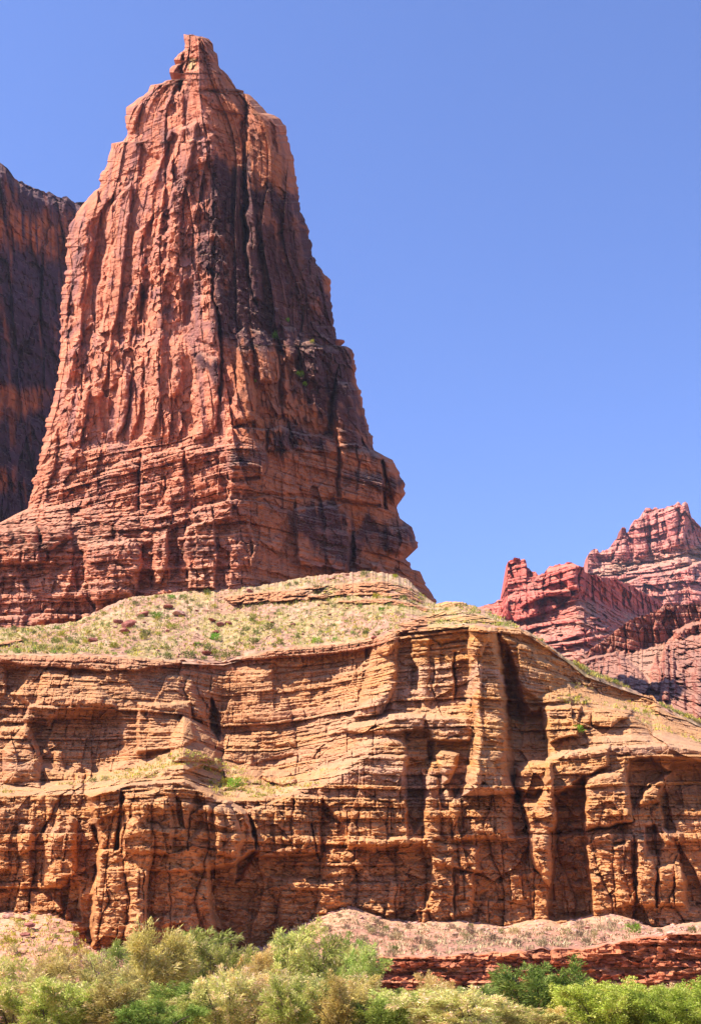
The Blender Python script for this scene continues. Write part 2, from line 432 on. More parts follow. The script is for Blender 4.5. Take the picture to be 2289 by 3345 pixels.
# (polygon in photo pixels, metres forward, edge softness, rounding, tilt down)
CLIFF_BLOCKS = [
 # upper tier, left
 ([(-330,2140),(20,2120),(120,2128),(320,2138),(580,2145),(598,2170),(440,2192),(310,2190),(180,2182),(30,2165),(-330,2180)], 2.2, 5, 0),
 ([(645,2140),(760,2122),(1230,2092),(1225,2118),(1000,2140),(800,2150),(650,2180)], 1.2, 5, 0),
 ([(20,2185),(105,2178),(62,2262),(20,2268)], -3.0, 8, 0),
 ([(-60,2270),(60,2268),(100,2300),(80,2372),(5,2385),(-60,2380)], -2.5, 8, 0),
 ([(90,2312),(180,2342),(390,2322),(410,2480),(270,2545),(130,2495),(100,2400)], -2.2, 14, 0),
 ([(105,2298),(78,2356),(165,2366),(190,2310)], 2.2, 6, 0),
 ([(78,2366),(110,2400),(140,2480),(135,2575),(10,2560),(10,2450)], 3.0, 8, 40),
 ([(175,2455),(200,2455),(215,2520),(180,2510)], 1.2, 5, 12),
 ([(452,2300),(620,2290),(640,2420),(560,2445),(452,2455)], 2.6, 6, 0),
 ([(600,2330),(650,2350),(700,2440),(720,2490),(560,2485),(560,2420)], 4.0, 8, 45),
 ([(620,2200),(660,2290),(690,2380),(640,2340),(600,2250)], 2.0, 12, 30),
 ([(690,2280),(708,2330),(722,2400),(714,2425),(690,2392),(684,2330)], -6.0, 6, 0),
 ([(300,2170),(600,2180),(590,2330),(450,2330),(380,2330),(300,2300)], 1.0, 20, 0),
 ([(140,2190),(300,2200),(390,2310),(200,2330),(120,2300)], 1.8, 12, 40),
 ([(300,2605),(450,2505),(610,2432),(700,2462),(765,2562),(735,2575),(640,2530),(520,2520),(420,2562)], 3.0, 16, 0),
 ([(602,2522),(660,2500),(730,2520),(762,2562),(720,2572),(640,2550)], -4.5, 6, 0),
 ([(858,2520),(900,2503),(955,2525),(968,2560),(920,2570),(862,2548)], 3.5, 5, 22),
 ([(760,2500),(820,2490),(860,2520),(855,2565),(770,2570)], 1.8, 8, 30),
 ([(770,2180),(880,2170),(960,2330),(970,2440),(830,2420),(790,2330)], 2.0, 20, 60),
 ([(730,2400),(900,2390),(980,2460),(820,2500),(735,2480)], 1.5, 16, 40),
 # benches of the lower left
 ([(150,2510),(240,2520),(240,2595),(150,2590)], 1.5, 5, 0),
 ([(240,2525),(275,2530),(270,2590),(245,2590)], 2.5, 5, 10),
 ([(280,2520),(420,2530),(330,2595),(275,2595)], 1.8, 6, 0),
 # central buttress
 ([(1225,2085),(1280,2062),(1302,2100),(1292,2250),(1250,2332),(1150,2345),(1185,2250)], 3.2, 8, 30),
 ([(1230,2062),(1290,2040),(1310,2075),(1275,2140),(1232,2130)], 1.8, 6, 15),
 ([(1080,2400),(1240,2260),(1240,2330),(1130,2380)], 1.0, 12, 0),
 ([(1300,2095),(1525,2090),(1530,2310),(1290,2320)], -1.2, 8, 0),
 ([(1340,2085),(1400,2080),(1400,2320),(1370,2320)], 1.3, 12, 25),
 ([(1480,2160),(1530,2150),(1535,2290),(1485,2290)], -1.4, 4, 0),
 ([(1340,2175),(1360,2175),(1362,2255),(1335,2260)], -1.0, 5, 0),
 ([(1120,2378),(1270,2335),(1385,2332),(1385,2372),(1290,2392),(1160,2394)], 2.2, 6, 0),
 ([(1150,2400),(1260,2390),(1330,2430),(1320,2460),(1160,2470)], 1.4, 8, 25),
 ([(1322,2388),(1398,2385),(1420,2450),(1392,2560),(1382,2690),(1352,2725),(1322,2600)], -3.2, 8, 0),
 ([(1390,2345),(1530,2345),(1530,2420),(1395,2420)], 0.8, 8, 0),
 ([(1395,2425),(1535,2420),(1535,2500),(1400,2490)], -1.6, 6, 0),
 ([(1050,2512),(1200,2470),(1328,2465),(1332,2762),(1130,2764),(1125,2700),(1040,2590)], 2.4, 6, 0),
 ([(1130,2740),(1420,2745),(1420,2772),(1240,2775),(1130,2770)], 1.0, 4, 0),
 ([(1422,2465),(1450,2446),(1497,2456),(1495,2500),(1462,2562),(1440,2562),(1430,2500)], 3.4, 5, 18),
 ([(1378,2525),(1425,2540),(1440,2620),(1442,2745),(1388,2752),(1384,2600)], 2.2, 6, 22),
 ([(1526,2040),(1580,2018),(1622,2060),(1650,2200),(1662,2300),(1650,2480),(1680,2600),(1510,2600),(1546,2480),(1546,2300),(1530,2150)], 4.8, 6, 34),
 ([(1524,2045),(1582,2022),(1596,2080),(1580,2142),(1540,2140)], 2.0, 5, 14),
 ([(1546,2160),(1574,2160),(1574,2560),(1546,2560)], 1.2, 5, 12),
 ([(1650,2130),(1700,2250),(1722,2330),(1778,2312),(1790,2480),(1786,2520),(1762,2640),(1680,2620),(1660,2400)], -7.0, 12, 0),
 ([(1616,2052),(1634,2110),(1655,2200),(1695,2300),(1705,2362),(1652,2332),(1640,2200),(1618,2110)], -3.0, 9, 0),
 ([(1540,2470),(1600,2480),(1660,2580),(1682,2745),(1480,2745),(1465,2640),(1500,2590)], 3.0, 8, 40),
 ([(1430,2600),(1480,2560),(1500,2640),(1470,2740),(1440,2730)], 1.6, 6, 20),
 ([(1685,2510),(1735,2484),(1800,2494),(1812,2600),(1822,2700),(1802,2720),(1802,2905),(1740,2835),(1722,2700),(1700,2620),(1674,2575)], 5.5, 6, 24),
 ([(1676,2505),(1735,2480),(1806,2492),(1812,2545),(1740,2600),(1676,2580)], 1.6, 5, 12),
 ([(1764,2308),(1890,2308),(1888,2402),(1790,2428),(1776,2380)], 3.2, 5, 0),
 ([(1888,2316),(1935,2320),(1930,2372),(1890,2370)], 1.8, 4, 10),
 ([(1932,2312),(2062,2312),(2050,2345),(1990,2372),(1934,2366)], 2.4, 4, 14),
 ([(1640,2075),(1700,2100),(1780,2160),(1900,2270),(1800,2300),(1780,2310),(1720,2260),(1680,2200)], 1.5, 10, 0),
 # right tier
 ([(1850,2575),(1912,2540),(1906,2700),(1936,2995),(1800,3010),(1812,2725),(1822,2600)], -4.2, 7, 0),
 ([(1780,2482),(1900,2445),(1990,2440),(1985,2500),(1900,2560),(1850,2580),(1800,2600)], 2.4, 7, 0),
 ([(1914,2545),(2040,2502),(2062,2600),(2067,2684),(1908,2712),(1904,2640)], 3.2, 6, 20),
 ([(1906,2712),(2000,2700),(2010,3000),(1935,2998)], 1.2, 8, 0),
 ([(2000,2760),(2060,2740),(2070,2960),(2010,2970)], 1.6, 6, 18),
 ([(2140,2830),(2200,2820),(2250,2880),(2240,2960),(2145,2960)], 2.0, 6, 20),
 ([(2080,2740),(2110,2730),(2140,2850),(2140,2960),(2080,2960)], 1.6, 6, 15),
 ([(2055,2482),(2120,2472),(2185,2522),(2110,2582),(2072,2645),(2050,2560)], -3.4, 6, 0),
 ([(2192,2500),(2285,2490),(2400,2490),(2400,2970),(2252,2970),(2212,2765),(2170,2705),(2150,2600)], -2.8, 6, 0),
 ([(2050,2440),(2180,2430),(2289,2450),(2420,2470),(2420,2494),(2280,2488),(2180,2472),(2070,2474)], 2.6, 5, 0),
 ([(2110,2700),(2142,2694),(2168,2752),(2150,2795),(2108,2790)], -2.4, 5, 0),
 ([(2160,2700),(2225,2720),(2215,2760),(2170,2750)], 1.8, 5, 12),
 ([(2100,2560),(2190,2520),(2200,2560),(2150,2620),(2090,2640)], 1.8, 6, 18),
 # lower tier, left
 ([(285,2600),(420,2562),(600,2542),(690,2600),(680,2800),(682,2836),(705,3085),(310,3110),(298,3000),(318,2840),(330,2760)], 6.2, 8, 0),
 ([(690,2600),(750,2618),(806,2655),(838,2780),(765,2828),(682,2836),(680,2800)], 5.6, 8, 0, -.012),
 ([(484,2844),(690,2846),(704,3110),(474,3110)], -1.5, 5, 0),
 ([(300,2700),(392,2640),(388,2770),(330,2780),(310,2740)], -1.8, 5, 0),
 ([(398,2586),(410,2596),(390,2770),(370,2778),(388,2680)], -2.6, 4, 0),
 ([(410,2600),(560,2570),(565,2790),(470,2790),(410,2770)], 1.4, 8, 0),
 ([(450,2610),(550,2600),(550,2660),(460,2670)], 0.9, 6, 15),
 ([(322,2840),(400,2830),(480,2845),(470,3080),(312,3090)], 0.6, 6, 0),
 ([(640,2588),(667,2640),(660,2700),(620,2745),(598,2720)], -1.3, 8, 0),
 ([(572,2600),(590,2620),(600,2710),(584,2700)], -1.6, 3, 0),
 ([(698,2640),(740,2612),(782,2680),(797,2760),(760,2805),(700,2798)], 2.0, 6, 26),
 ([(800,2690),(832,2720),(838,2785),(790,2865),(768,2885),(785,2780)], -2.0, 6, 0),
 ([(825,2640),(960,2590),(1052,2600),(1047,2792),(840,2802)], 2.2, 5, 0),
 ([(895,2625),(955,2600),(958,2785),(900,2790)], 0.8, 5, 12),
 ([(960,2600),(1012,2590),(1012,2740),(990,2780),(958,2780)], 0.9, 4, 10),
 ([(190,2640),(252,2680),(252,2850),(200,2905),(148,2892),(150,2780)], 2.4, 6, 26),
 ([(60,2690),(112,2690),(100,2780),(60,2795)], 1.6, 5, 14),
 ([(110,2640),(150,2600),(150,2700),(125,2900),(105,2890)], -0.9, 9, 0),
 ([(-320,2897),(130,2902),(262,2890),(262,3010),(-320,3010)], -1.8, 4, 0),
 ([(100,2910),(160,2920),(240,3000),(200,3020),(100,2990)], 1.4, 6, 20),
 ([(170,2915),(200,2910),(205,2990),(175,2980)], 1.2, 5, 10),
 # lit blocky wall of the centre foot
 ([(1060,2785),(1160,2775),(1180,2830),(1130,2900),(1050,2870)], 1.4, 6, 24),
 ([(880,2865),(1000,2870),(1100,2880),(1180,2960),(1050,3000),(930,3060)], 1.2, 8, 30),
 ([(1410,2810),(1480,2800),(1480,3010),(1380,3010),(1405,2900)], 1.5, 5, 0),
 ([(1490,2850),(1550,2850),(1540,2990),(1480,3000)], 1.6, 5, 16),
 ([(1400,2750),(1560,2770),(1560,2850),(1410,2820)], 1.6, 6, 0),
 ([(1270,2880),(1300,2880),(1305,2990),(1262,2990)], 1.2, 4, 10),
]
CLIFF_CRACKS = [
 ([(311,2830),(309,2900),(305,3080)], 3, .9), ([(960,2590),(962,2660),(1010,2660)], 2.5, 0.8),
 ([(468,2845),(470,2990),(474,3060)], 2.5, 0.6), ([(645,2900),(650,3000),(655,3060)], 2.5, 0.6),
 ([(1020,2690),(1035,2790),(1043,2815)], 3, 1.0), ([(130,2880),(0,2880)], 3, 0.8), ([(148,2650),(142,2890)], 4, .5),
 ([(1415,2160),(1415,2290)], 3, 0.7), ([(1485,2130),(1486,2290)], 4, 1.0),
 ([(1812,2722),(1905,2712),(2066,2684)], 4, 0.9), ([(1660,2725),(1812,2725)], 3, 0.8),
 ([(2070,2790),(2076,2960)], 4, 1.0), ([(2142,2700),(2144,2960)], 4, 1.0), ([(2200,2870),(2204,2960)], 3, .8),
 ([(618,2660),(612,2780)], 2.5, .7), ([(555,2820),(555,3060)], 2, .4), ([(1740,2720),(1745,2990)], 3, .6), ([(1800,2720),(1800,3000)], 5, .9),
]

BED_A = Beds(-5, 80, 0.32, 1.5, 3)
BED_F = Beds(-5, 80, 0.10, 0.34, 4)

def build_cliff():
    us = np.arange(-500, 2900, ST)
    nr = int(1130 / ST)
    t = np.linspace(0, 1, nr)[:, None]
    cc = cliff_ctrl(us)
    jag = 7 * (noise2(us / 26.0, us * 0, 31) - 0.5) + 5 * (noise2(us / 9.0, us * 0, 32) - 0.5)
    vr = (cc[0] + jag)[None, :]
    U = np.repeat(us[None, :], nr, 0).astype(np.float32)
    V = (vr + (3190 - vr) * t).astype(np.float32)
    # base depth: piecewise through the control points of each column
    Y = np.zeros_like(U)
    vs = cc[0::2]; ys = cc[1::2]
    Y[:] = ys[0][None, :]
    for k in range(5):
        w = np.clip((V - vs[k][None]) / (vs[k + 1] - vs[k])[None], 0, 1)
        Y += (ys[k + 1] - ys[k])[None] * w
    Y = Y.astype(np.float32)
    x = kx(U, V) * Y; z = CAM_Z + kz(U, V) * Y
    terr = sstep(-4, 22, V - vs[2][None]) * (1 - sstep(-16, 4, V - vs[3][None])) * np.clip((ys[2] - ys[3] - 5.5) / 4, 0, 1)[None]
    topd = sstep(1770, 1810, U) * sstep(-8, 8, V - vs[1][None] + 8 * fbm(x / 3, z / 2, 3, 98)) * (1 - sstep(-16, 0, V - vs[2][None]))
    terr = np.maximum(terr, topd * 0.95)
    terr *= np.clip(.62 + 1.5 * fbm(x / 4, z / 1.6, 3, 271), .12, 1)
    # warped pixel coordinates so that edges are not ruler straight
    Uw = U + 9 * fbm(x / 2.2, z / 2.2, 3, 51) + 4 * fbm(x / .6, z / .6, 2, 57)
    Vw = V + 8 * fbm(x / 2.6, z / 2.0, 3, 52) + 3.5 * fbm(x / .6, z / .6, 2, 58)
    D = np.zeros_like(U)
    for b in CLIFF_BLOCKS:
        block(D, Uw, Vw, b[0], b[1], b[2], b[3])
    for c in CLIFF_CRACKS:
        crack(D, Uw, Vw, *c)
    # large soft relief
    D += 1.3 * fbm(x / 9, z / 14, 3, 61) + 1.5 * facet(x / 4.5, z / 6.5, 62, .8) * (1 - terr) * sstep(0, 60, V - vr)
    # beds
    zz = z + 0.35 * fbm(x / 18, z / 60, 2, 71) + 0.05 * fbm(x / 1.5, z / 3, 2, 72)
    i1, t1, th = BED_A(zz)
    i2, t2, th2 = BED_F(zz + 0.05 * fbm(x / 2, z, 2, 73))
    thin = np.clip(0.25 + 1.1 * noise2(x / 10 + 3, z / 5.0, 74) + 0.35 * (V < 2480) - 0.75 * sstep(2740, 2820, V), 0.08, 1)
    h1 = hsh(i1, seed=5)
    prof = 1 - np.abs(2 * t1 - 1) ** 5
    along = noise2(x / 2.3 + 31 * h1, i1 * 1.0, 75)
    bed = 0.95 * (h1 - 0.5) + 0.85 * (along - 0.5) + 0.30 * (prof - 0.8)
    # resistant cap beds jut out a lot
    capb = (hsh(i1, seed=6) > 0.79) * (1.2 + 0.7 * (noise2(x / 5.0, i1 * 3.0, 76) - .3))
    fine_ = (.25 + (hsh(i1, seed=43) > .4)) * (0.36 * (hsh(i2, seed=8) - 0.5) + 0.10 * (1 - np.abs(2 * t2 - 1) ** 4) + 0.22 * (noise2(x / 0.9, i2 * 5.0, 77) - 0.5))
    D += (1 - terr) * thin * (bed + capb * 0.7 + fine_)
    # joints: blocks between vertical cracks
    g1 = i1 // 3
    c1, d1, f1 = cells(x / 2.1 + 0.6 * hsh(g1, seed=9), 10, 0.8, g1)
    c2, d2, f2 = cells(x / 0.75 + 0.6 * hsh(i1, seed=19), 20, 0.8, i1)
    jm = np.clip(fbm(x / 7, z / 5, 2, 81) * 1.6 + 0.45 + 0.5 * sstep(2560, 2650, V) * (1 - sstep(2790, 2850, V)), 0, 1) * (1 - terr)
    D += jm * (0.9 * (hsh(c1, g1, seed=11) - 0.5) - 0.32 * (hsh(c1, g1, seed=41) > .5) * np.exp(-(d1 * 2.1 / 0.09) ** 2))
    D += jm * thin * (0.34 * (hsh(c2, i1, seed=12) - 0.5) + .5 * (f2 - .5) * (hsh(c2, i1, seed=42) - .5) - 0.14 * np.exp(-(d2 * 0.75 / 0.05) ** 2))
    # long vertical joints in the massive lower tier
    c3, d3, f3 = cells(x / 3.4 + 0.5 * fbm(x / 4, z / 5, 3, 83), 30, 0.85)
    low = sstep(2560, 2680, V)
    D += low * (1.3 * (hsh(c3, seed=13) - 0.5) + 0.9 * np.sqrt(np.clip(1 - (2 * f3 - 1) ** 2, 0, 1)) - 0.25 * sstep(0, .5, fbm(x / 3, z / 5, 2, 84)) * np.exp(-(d3 * 3.4 / 0.11) ** 2)) * (1 - terr)
    # broken blocky foot
    foot = .75 * sstep(2700, 2840, V) * np.clip(0.35 + 1.6 * fbm(x / 8, z / 6, 2, 85), 0, 1)
    D += foot * (1.5 * facet(x / 1.6, z / 1.5, 86, .7) + .5 * fbm(x / 1.5, z / 1.2, 3, 86))
    # pitted surface
    D += (0.18 * fbm(x / 1.1, z / 0.8, 4, 87) + 0.10 * fbm(x / .34, z / .26, 3, 88)) * (1 - 0.6 * terr)
    D += (1 - terr) * (1.0 * facet(x / 2.8, z / 2.4, 881, .7) + .55 * facet(x / 1.1, z / .5, 882, .7) + .26 * facet(x / .5, z / .22, 883, .8)) * (.2 + .6 * noise2(x / 6, z / 4, 884) + .45 * sstep(2480, 2700, V))
    D += terr * (.25 * fbm(x / 1.2, z / .5, 4, 885, ridged=True) + .22 * facet(x / .9, z / .35, 886, .8))
    pit = fbm(x / .8, z / .6, 2, 89)
    D -= 0.35 * sstep(0.42, 0.7, pit) * (1 - terr)
    D *= sstep(-3, 10, V - vr) * 0.6 + 0.4
    Y2 = Y - D
    # colour of the stone itself
    z2 = CAM_Z + kz(U, V) * Y2; x2 = kx(U, V) * Y2
    col = palette(i1, [(.47, .20, .062), (.41, .16, .045), (.50, .225, .075), (.43, .185, .075), (.36, .165, .085), (.48, .205, .058)], 21)
    red = np.array([.50, .20, .065], np.float32); tan = np.array([.50, .235, .082], np.float32); mauve = np.array([.43, .24, .155], np.float32)
    col = lerp3(col, tan[None, None], 0.45 * noise2(x2 / 7, z2 / 3, 91))
    w_low = np.clip(0.75 * sstep(2620, 2800, V) + 0.3 * fbm(x2 / 12, z2 / 6, 2, 92), 0, 0.85)
    col = lerp3(col, np.broadcast_to(red, col.shape), w_low)
    gold = np.array([.50, .235, .055], np.float32)
    col = lerp3(col, np.broadcast_to(gold, col.shape), 0.3 * sstep(1250, 1400, U) * (1 - sstep(1800, 1950, U)) * (1 - sstep(2450, 2650, V)))
    mv = sstep(0.05, 0.5, fbm(x2 / 9 + 5, z2 / 2.2, 3, 93)) * thin
    col = lerp3(col, np.broadcast_to(mauve, col.shape), 0.75 * mv)
    brown = np.array([.40, .17, .075], np.float32)
    col = lerp3(col, np.broadcast_to(brown, col.shape), .6 * (1 - sstep(2420, 2600, V)) * (1 - sstep(1100, 1300, U)))
    rib = mask_poly(U + 20 * fbm(x / 3, z / 2, 3, 99), V, [(1635, 2060), (1720, 2085), (1800, 2130), (1905, 2200), (2010, 2275), (1900, 2240), (1800, 2250), (1770, 2310), (1700, 2280)], 14)
    col = lerp3(col, np.broadcast_to(np.array([.33, .155, .055], np.float32), col.shape), rib * np.clip(.5 + 1.1 * fbm(x / 7, z / 1.3, 3, 100), 0, .85))
    # red cap bed along the rim
    capm = (1 - sstep(22, 52, V - vr)) * (1 - sstep(1250, 1330, U))
    col = lerp3(col, np.broadcast_to(np.array([.33, .12, .06], np.float32), col.shape), 0.85 * capm)
    # brown water stains running down from ledges
    st = sstep(0.15, 0.6, fbm(x2 / 0.8, z2 / 7.0, 3, 94)) * 0.35 + sstep(0.3, .6, fbm(x2 / 6, z2 / .7, 3, 95)) * 0.3
    col = col * (1 - 0.55 * st[..., None]) + np.array([.16, .075, .045], np.float32) * (0.55 * st[..., None])
    col *= (0.86 + 0.28 * noise2(x2 / 1.7, z2 / .4, 96))[..., None]
    # carry the rock back over its top, under the slope
    top = []
    for k, (b, dz) in enumerate([(0.8, 0.0), (3.0, 0.1), (8.0, -1.0)]):
        Yk = Y2[0] + b
        z0 = CAM_Z + kz(U[0], V[0]) * Y2[0] + dz * 1.0
        top.append(np.stack([kx(U[0], V[0]) * Yk, Yk, z0], -1))
    o = relief('cliff', U, V, Y2, col, M_CLIFF, dirt=np.clip(terr * (0.9 + 0.2 * fbm(x / 2, z / 2, 3, 97)), 0, 1), before=top)
    tag(o, 'tan layered sandstone cliff with pillars and alcoves below the grassy slope', 'cliff', kind='structure')
    return U, V, Y2, terr

# ================================================================== GRASSY SLOPE ABOVE THE CLIFF
FOOT = [  # u, v where the slope ends at the butte or at the skyline, distance there
 (-320, 2080, 186), (0, 2052, 186), (160, 2040, 188), (250, 2030, 190), (330, 1990, 192), (420, 1952, 194), (620, 1932, 196),
 (700, 1926, 196), (850, 1912, 197), (1000, 1884, 199), (1200, 1866, 203), (1290, 1876, 205), (1330, 1892, 206), (1385, 1945, 198), (1420, 1972, 188),
 (1450, 1966, 180), (1500, 1964, 172), (1560, 1984, 166), (1600, 2001, 162), (1694, 2046, 150), (1764, 2088, 144.5), (1860, 2156, 144.5), (2060, 2250, 148), (2300, 2362, 148), (2950, 2480, 148)]
FT = np.array(FOOT, float)

def build_slope():
    us = np.arange(-500, 2900, ST)
    nr = 150
    ft = [np.interp(us, FT[:, 0], FT[:, k]) for k in (1, 2)]
    fv = ft[0] + 5 * (noise2(us / 14.0, us * 0, 131) - .5) + 3 * (noise2(us / 5, us * 0, 132) - .5)
    t = np.linspace(-0.06, 1, nr)[:, None]
    t0 = np.clip(t, 0, 1)
    rv = rim_v(us) + 8; ry = rim_Y(us) - 0.6
    U = np.repeat(us[None], nr, 0).astype(np.float32)
    V = (fv[None] + (rv - fv)[None] * t0).astype(np.float32)
    iy = (1 / ft[1])[None] + (1 / ry - 1 / ft[1])[None] * t0
    Y = (1 / iy).astype(np.float32)
    Y = Y + np.clip(-t, 0, 1) * 400 * 0       # rows above the foot are handled below
    x = kx(U, V) * Y; z = CAM_Z + kz(U, V) * Y
    D = 1.5 * fbm(x / 8, Y / 30, 3, 141, ridged=True) + 0.8 * fbm(x / 2, Y / 4, 4, 142) + .5 * facet(x / 1.3, Y / 2.5, 143, .9)
    D *= sstep(0, 0.12, t0) * (1 - sstep(0.9, 1, t0))
    Uw = U + 6 * fbm(x / 2, Y / 3, 3, 151); Vw = V + 5 * fbm(x / 2, Y / 3, 3, 152)
    ledge = [
     ([(720,1950),(880,1932),(1080,1910),(1250,1900),(1340,1918),(1384,1945),(1384,1968),(1320,1952),(1150,1942),(1000,1958),(880,1968),(760,1972)], 2.8, 4),
     ([(1040,1965),(1200,1958),(1300,1960),(1400,1985),(1390,1996),(1300,1975),(1200,1970),(1100,1976)], 1.4, 3),
     ([(1300,2040),(1420,2005),(1560,2008),(1640,2030),(1600,2036),(1450,2026),(1340,2052)], 2.0, 3),
     ([(1270,2062),(1330,2050),(1500,2040),(1580,2046),(1500,2056),(1350,2066),(1280,2075)], 1.6, 3),
     ([(1340,2022),(1440,1998),(1540,2000),(1440,2008)], 1.3, 3),
     ([(-300,2100),(0,2098),(120,2078),(60,2096),(0,2112),(-300,2118)], 1.5, 3),
     ([(1414,1985),(1432,1968),(1490,1964),(1540,1976),(1500,1978),(1440,1984)], 1.2, 3),
     ([(1694,2058),(1764,2096),(1800,2118),(1764,2112),(1700,2075)], 1.0, 3),
    ]
    R = np.zeros_like(U)
    for p, d, s in ledge:
        R = np.maximum(R, mask_poly(Uw, Vw, p, s))
        block(D, Uw, Vw, p, d, s)
    c1, d1, f1 = cells(x / 1.5, 160, 0.8)
    c2, d2, f2 = cells(x / 1.1 + .4, 161, 0.8)
    knob = .5 * np.sqrt(np.clip(1 - (2 * f1 - 1) ** 2, 0, 1)) + 1.8 * facet(x / 2.0, z / .9, 162, .8) + .8 * facet(x / .8, z / .45, 163, .8) + 1.2 * fbm(x / 6, z / 3, 2, 164)
    D += R * (knob - 0.4)
    gone = sstep(.15, .4, fbm(x / 3.5, z / 1.5, 3, 165))
    D -= R * gone * 1.8; R = R * (1 - .9 * gone)
    Y2 = Y - D * np.clip(R + 0.8, 0, 1)
    col = np.zeros(U.shape + (3,), np.float32)
    g1 = noise2(x / 3.2, Y / 7.0, 171); g2 = noise2(x / .8, Y / 1.8, 172)
    sand = np.array([.39, .24, .14], np.float32); dry = np.array([.35, .235, .105], np.float32); pink = np.array([.38, .19, .125], np.float32)
    col[:] = sand
    col = lerp3(col, np.broadcast_to(dry, col.shape), sstep(.35, .75, .6 * g1 + .4 * g2))
    col = lerp3(col, np.broadcast_to(pink, col.shape), .8 * sstep(.55, .8, noise2(x / 4, Y / 9, 173)))
    col *= (0.62 + 0.76 * noise2(x / .35, Y / .9, 174))[..., None]
    rr = np.where((U > 1395)[..., None], np.array([.50, .27, .11], np.float32), np.array([.43, .19, .085], np.float32))
    col = lerp3(col, rr * (0.8 + 0.4 * noise2(x / .6, z / .3, 175))[..., None], R)
    # tuck the top edge down behind the crest
    b = []
    P0 = np.stack([kx(U[0], V[0]) * Y2[0], Y2[0], CAM_Z + kz(U[0], V[0]) * Y2[0]], -1)
    for dy, dz in ((4, .2), (12, -1.5), (60, -14)):
        q = P0.copy(); q[:, 1] += dy; q[:, 2] += dz; b.append(q)
    o = relief('slope', U, V, Y2, col, M_SLOPE, before=b)
    tag(o, 'sandy slope with dry grass between the cliff rim and the red butte', 'slope', kind='structure')
    return U, V, Y2, R

# ================================================================== BUTTE
BL = [(600,112),(604,135),(602,160),(600,200),(597,240),(591,258),(566,196.5),(560,215),(553,238),(545,262),(530,272),(492,278),(484,300),(470,312),(452,320),(440,332),
      (414,352),(409,380),(412,400),(419,425),(414,445),(402,462),(366,468),(362,492),(350,522),(331,570),(322,610),(292,648),(268,672),(250,700),(228,735),
      (221,800),(215,880),(206,950),(200,1000),(201,1100),(191,1200),(178,1290),(160,1360),(145,1430),(131,1500),(112,1570),(100,1620),(90,1662),(60,1676),(0,1708),(-120,1745),(-300,1800),(-330,1900),(-330,2140)]
BR = [(622,112),(645,113),(664,118),(682,124),(698,146),(705,180),(709,205),(722,222),(738,238),(752,255),(758,262),(772,290),(780,302),(795,296),(812,308),(838,330),(850,342),(872,370),(895,376),(916,388),
      (931,412),(936,440),(945,480),(956,510),(964,550),(970,590),(972,630),(977,690),(992,712),(1004,740),(1012,780),(1021,830),(1036,862),(1058,896),(1073,912),(1080,935),(1079,1025),(1090,1060),(1098,1090),(1102,1128),(1130,1130.5),(1150,1142),
      (1158,1165),(1157,1210),(1165,1250),(1180,1300),(1190,1350),(1198,1384),(1206,1394),(1213,1430),(1221,1470),(1252,1488),(1282,1502),(1298,1530),(1312,1558),(1326,1590),(1328,1606),(1320,1622),(1302,1640),(1297,1660),
      (1306,1692),(1324,1706),(1344,1722),(1352,1738),(1358,1760),(1363,1788),(1348,1800),(1332,1812),(1326,1822),(1338,1834),(1346,1860),(1370,1866),(1382,1896),(1394,1918),(1412,1945),(1424,1972),(1440,2140)]
BU_P = [(112,650),(300,660),(500,694),(900,702),(1100,715),(1300,745),(1500,768),(1700,775),(2140,785)]
BU_F = [(112,222),(400,217),(800,212),(1090,209),(1150,206),(1450,203.5),(1480,201.5),(1600,200.5),(1690,199.5),(1900,197),(2140,193)]

def mono(pts):
    a = np.array(pts, float)
    o = np.argsort(a[:, 1], kind='stable')
    a = a[o]
    return a[:, 1], a[:, 0]

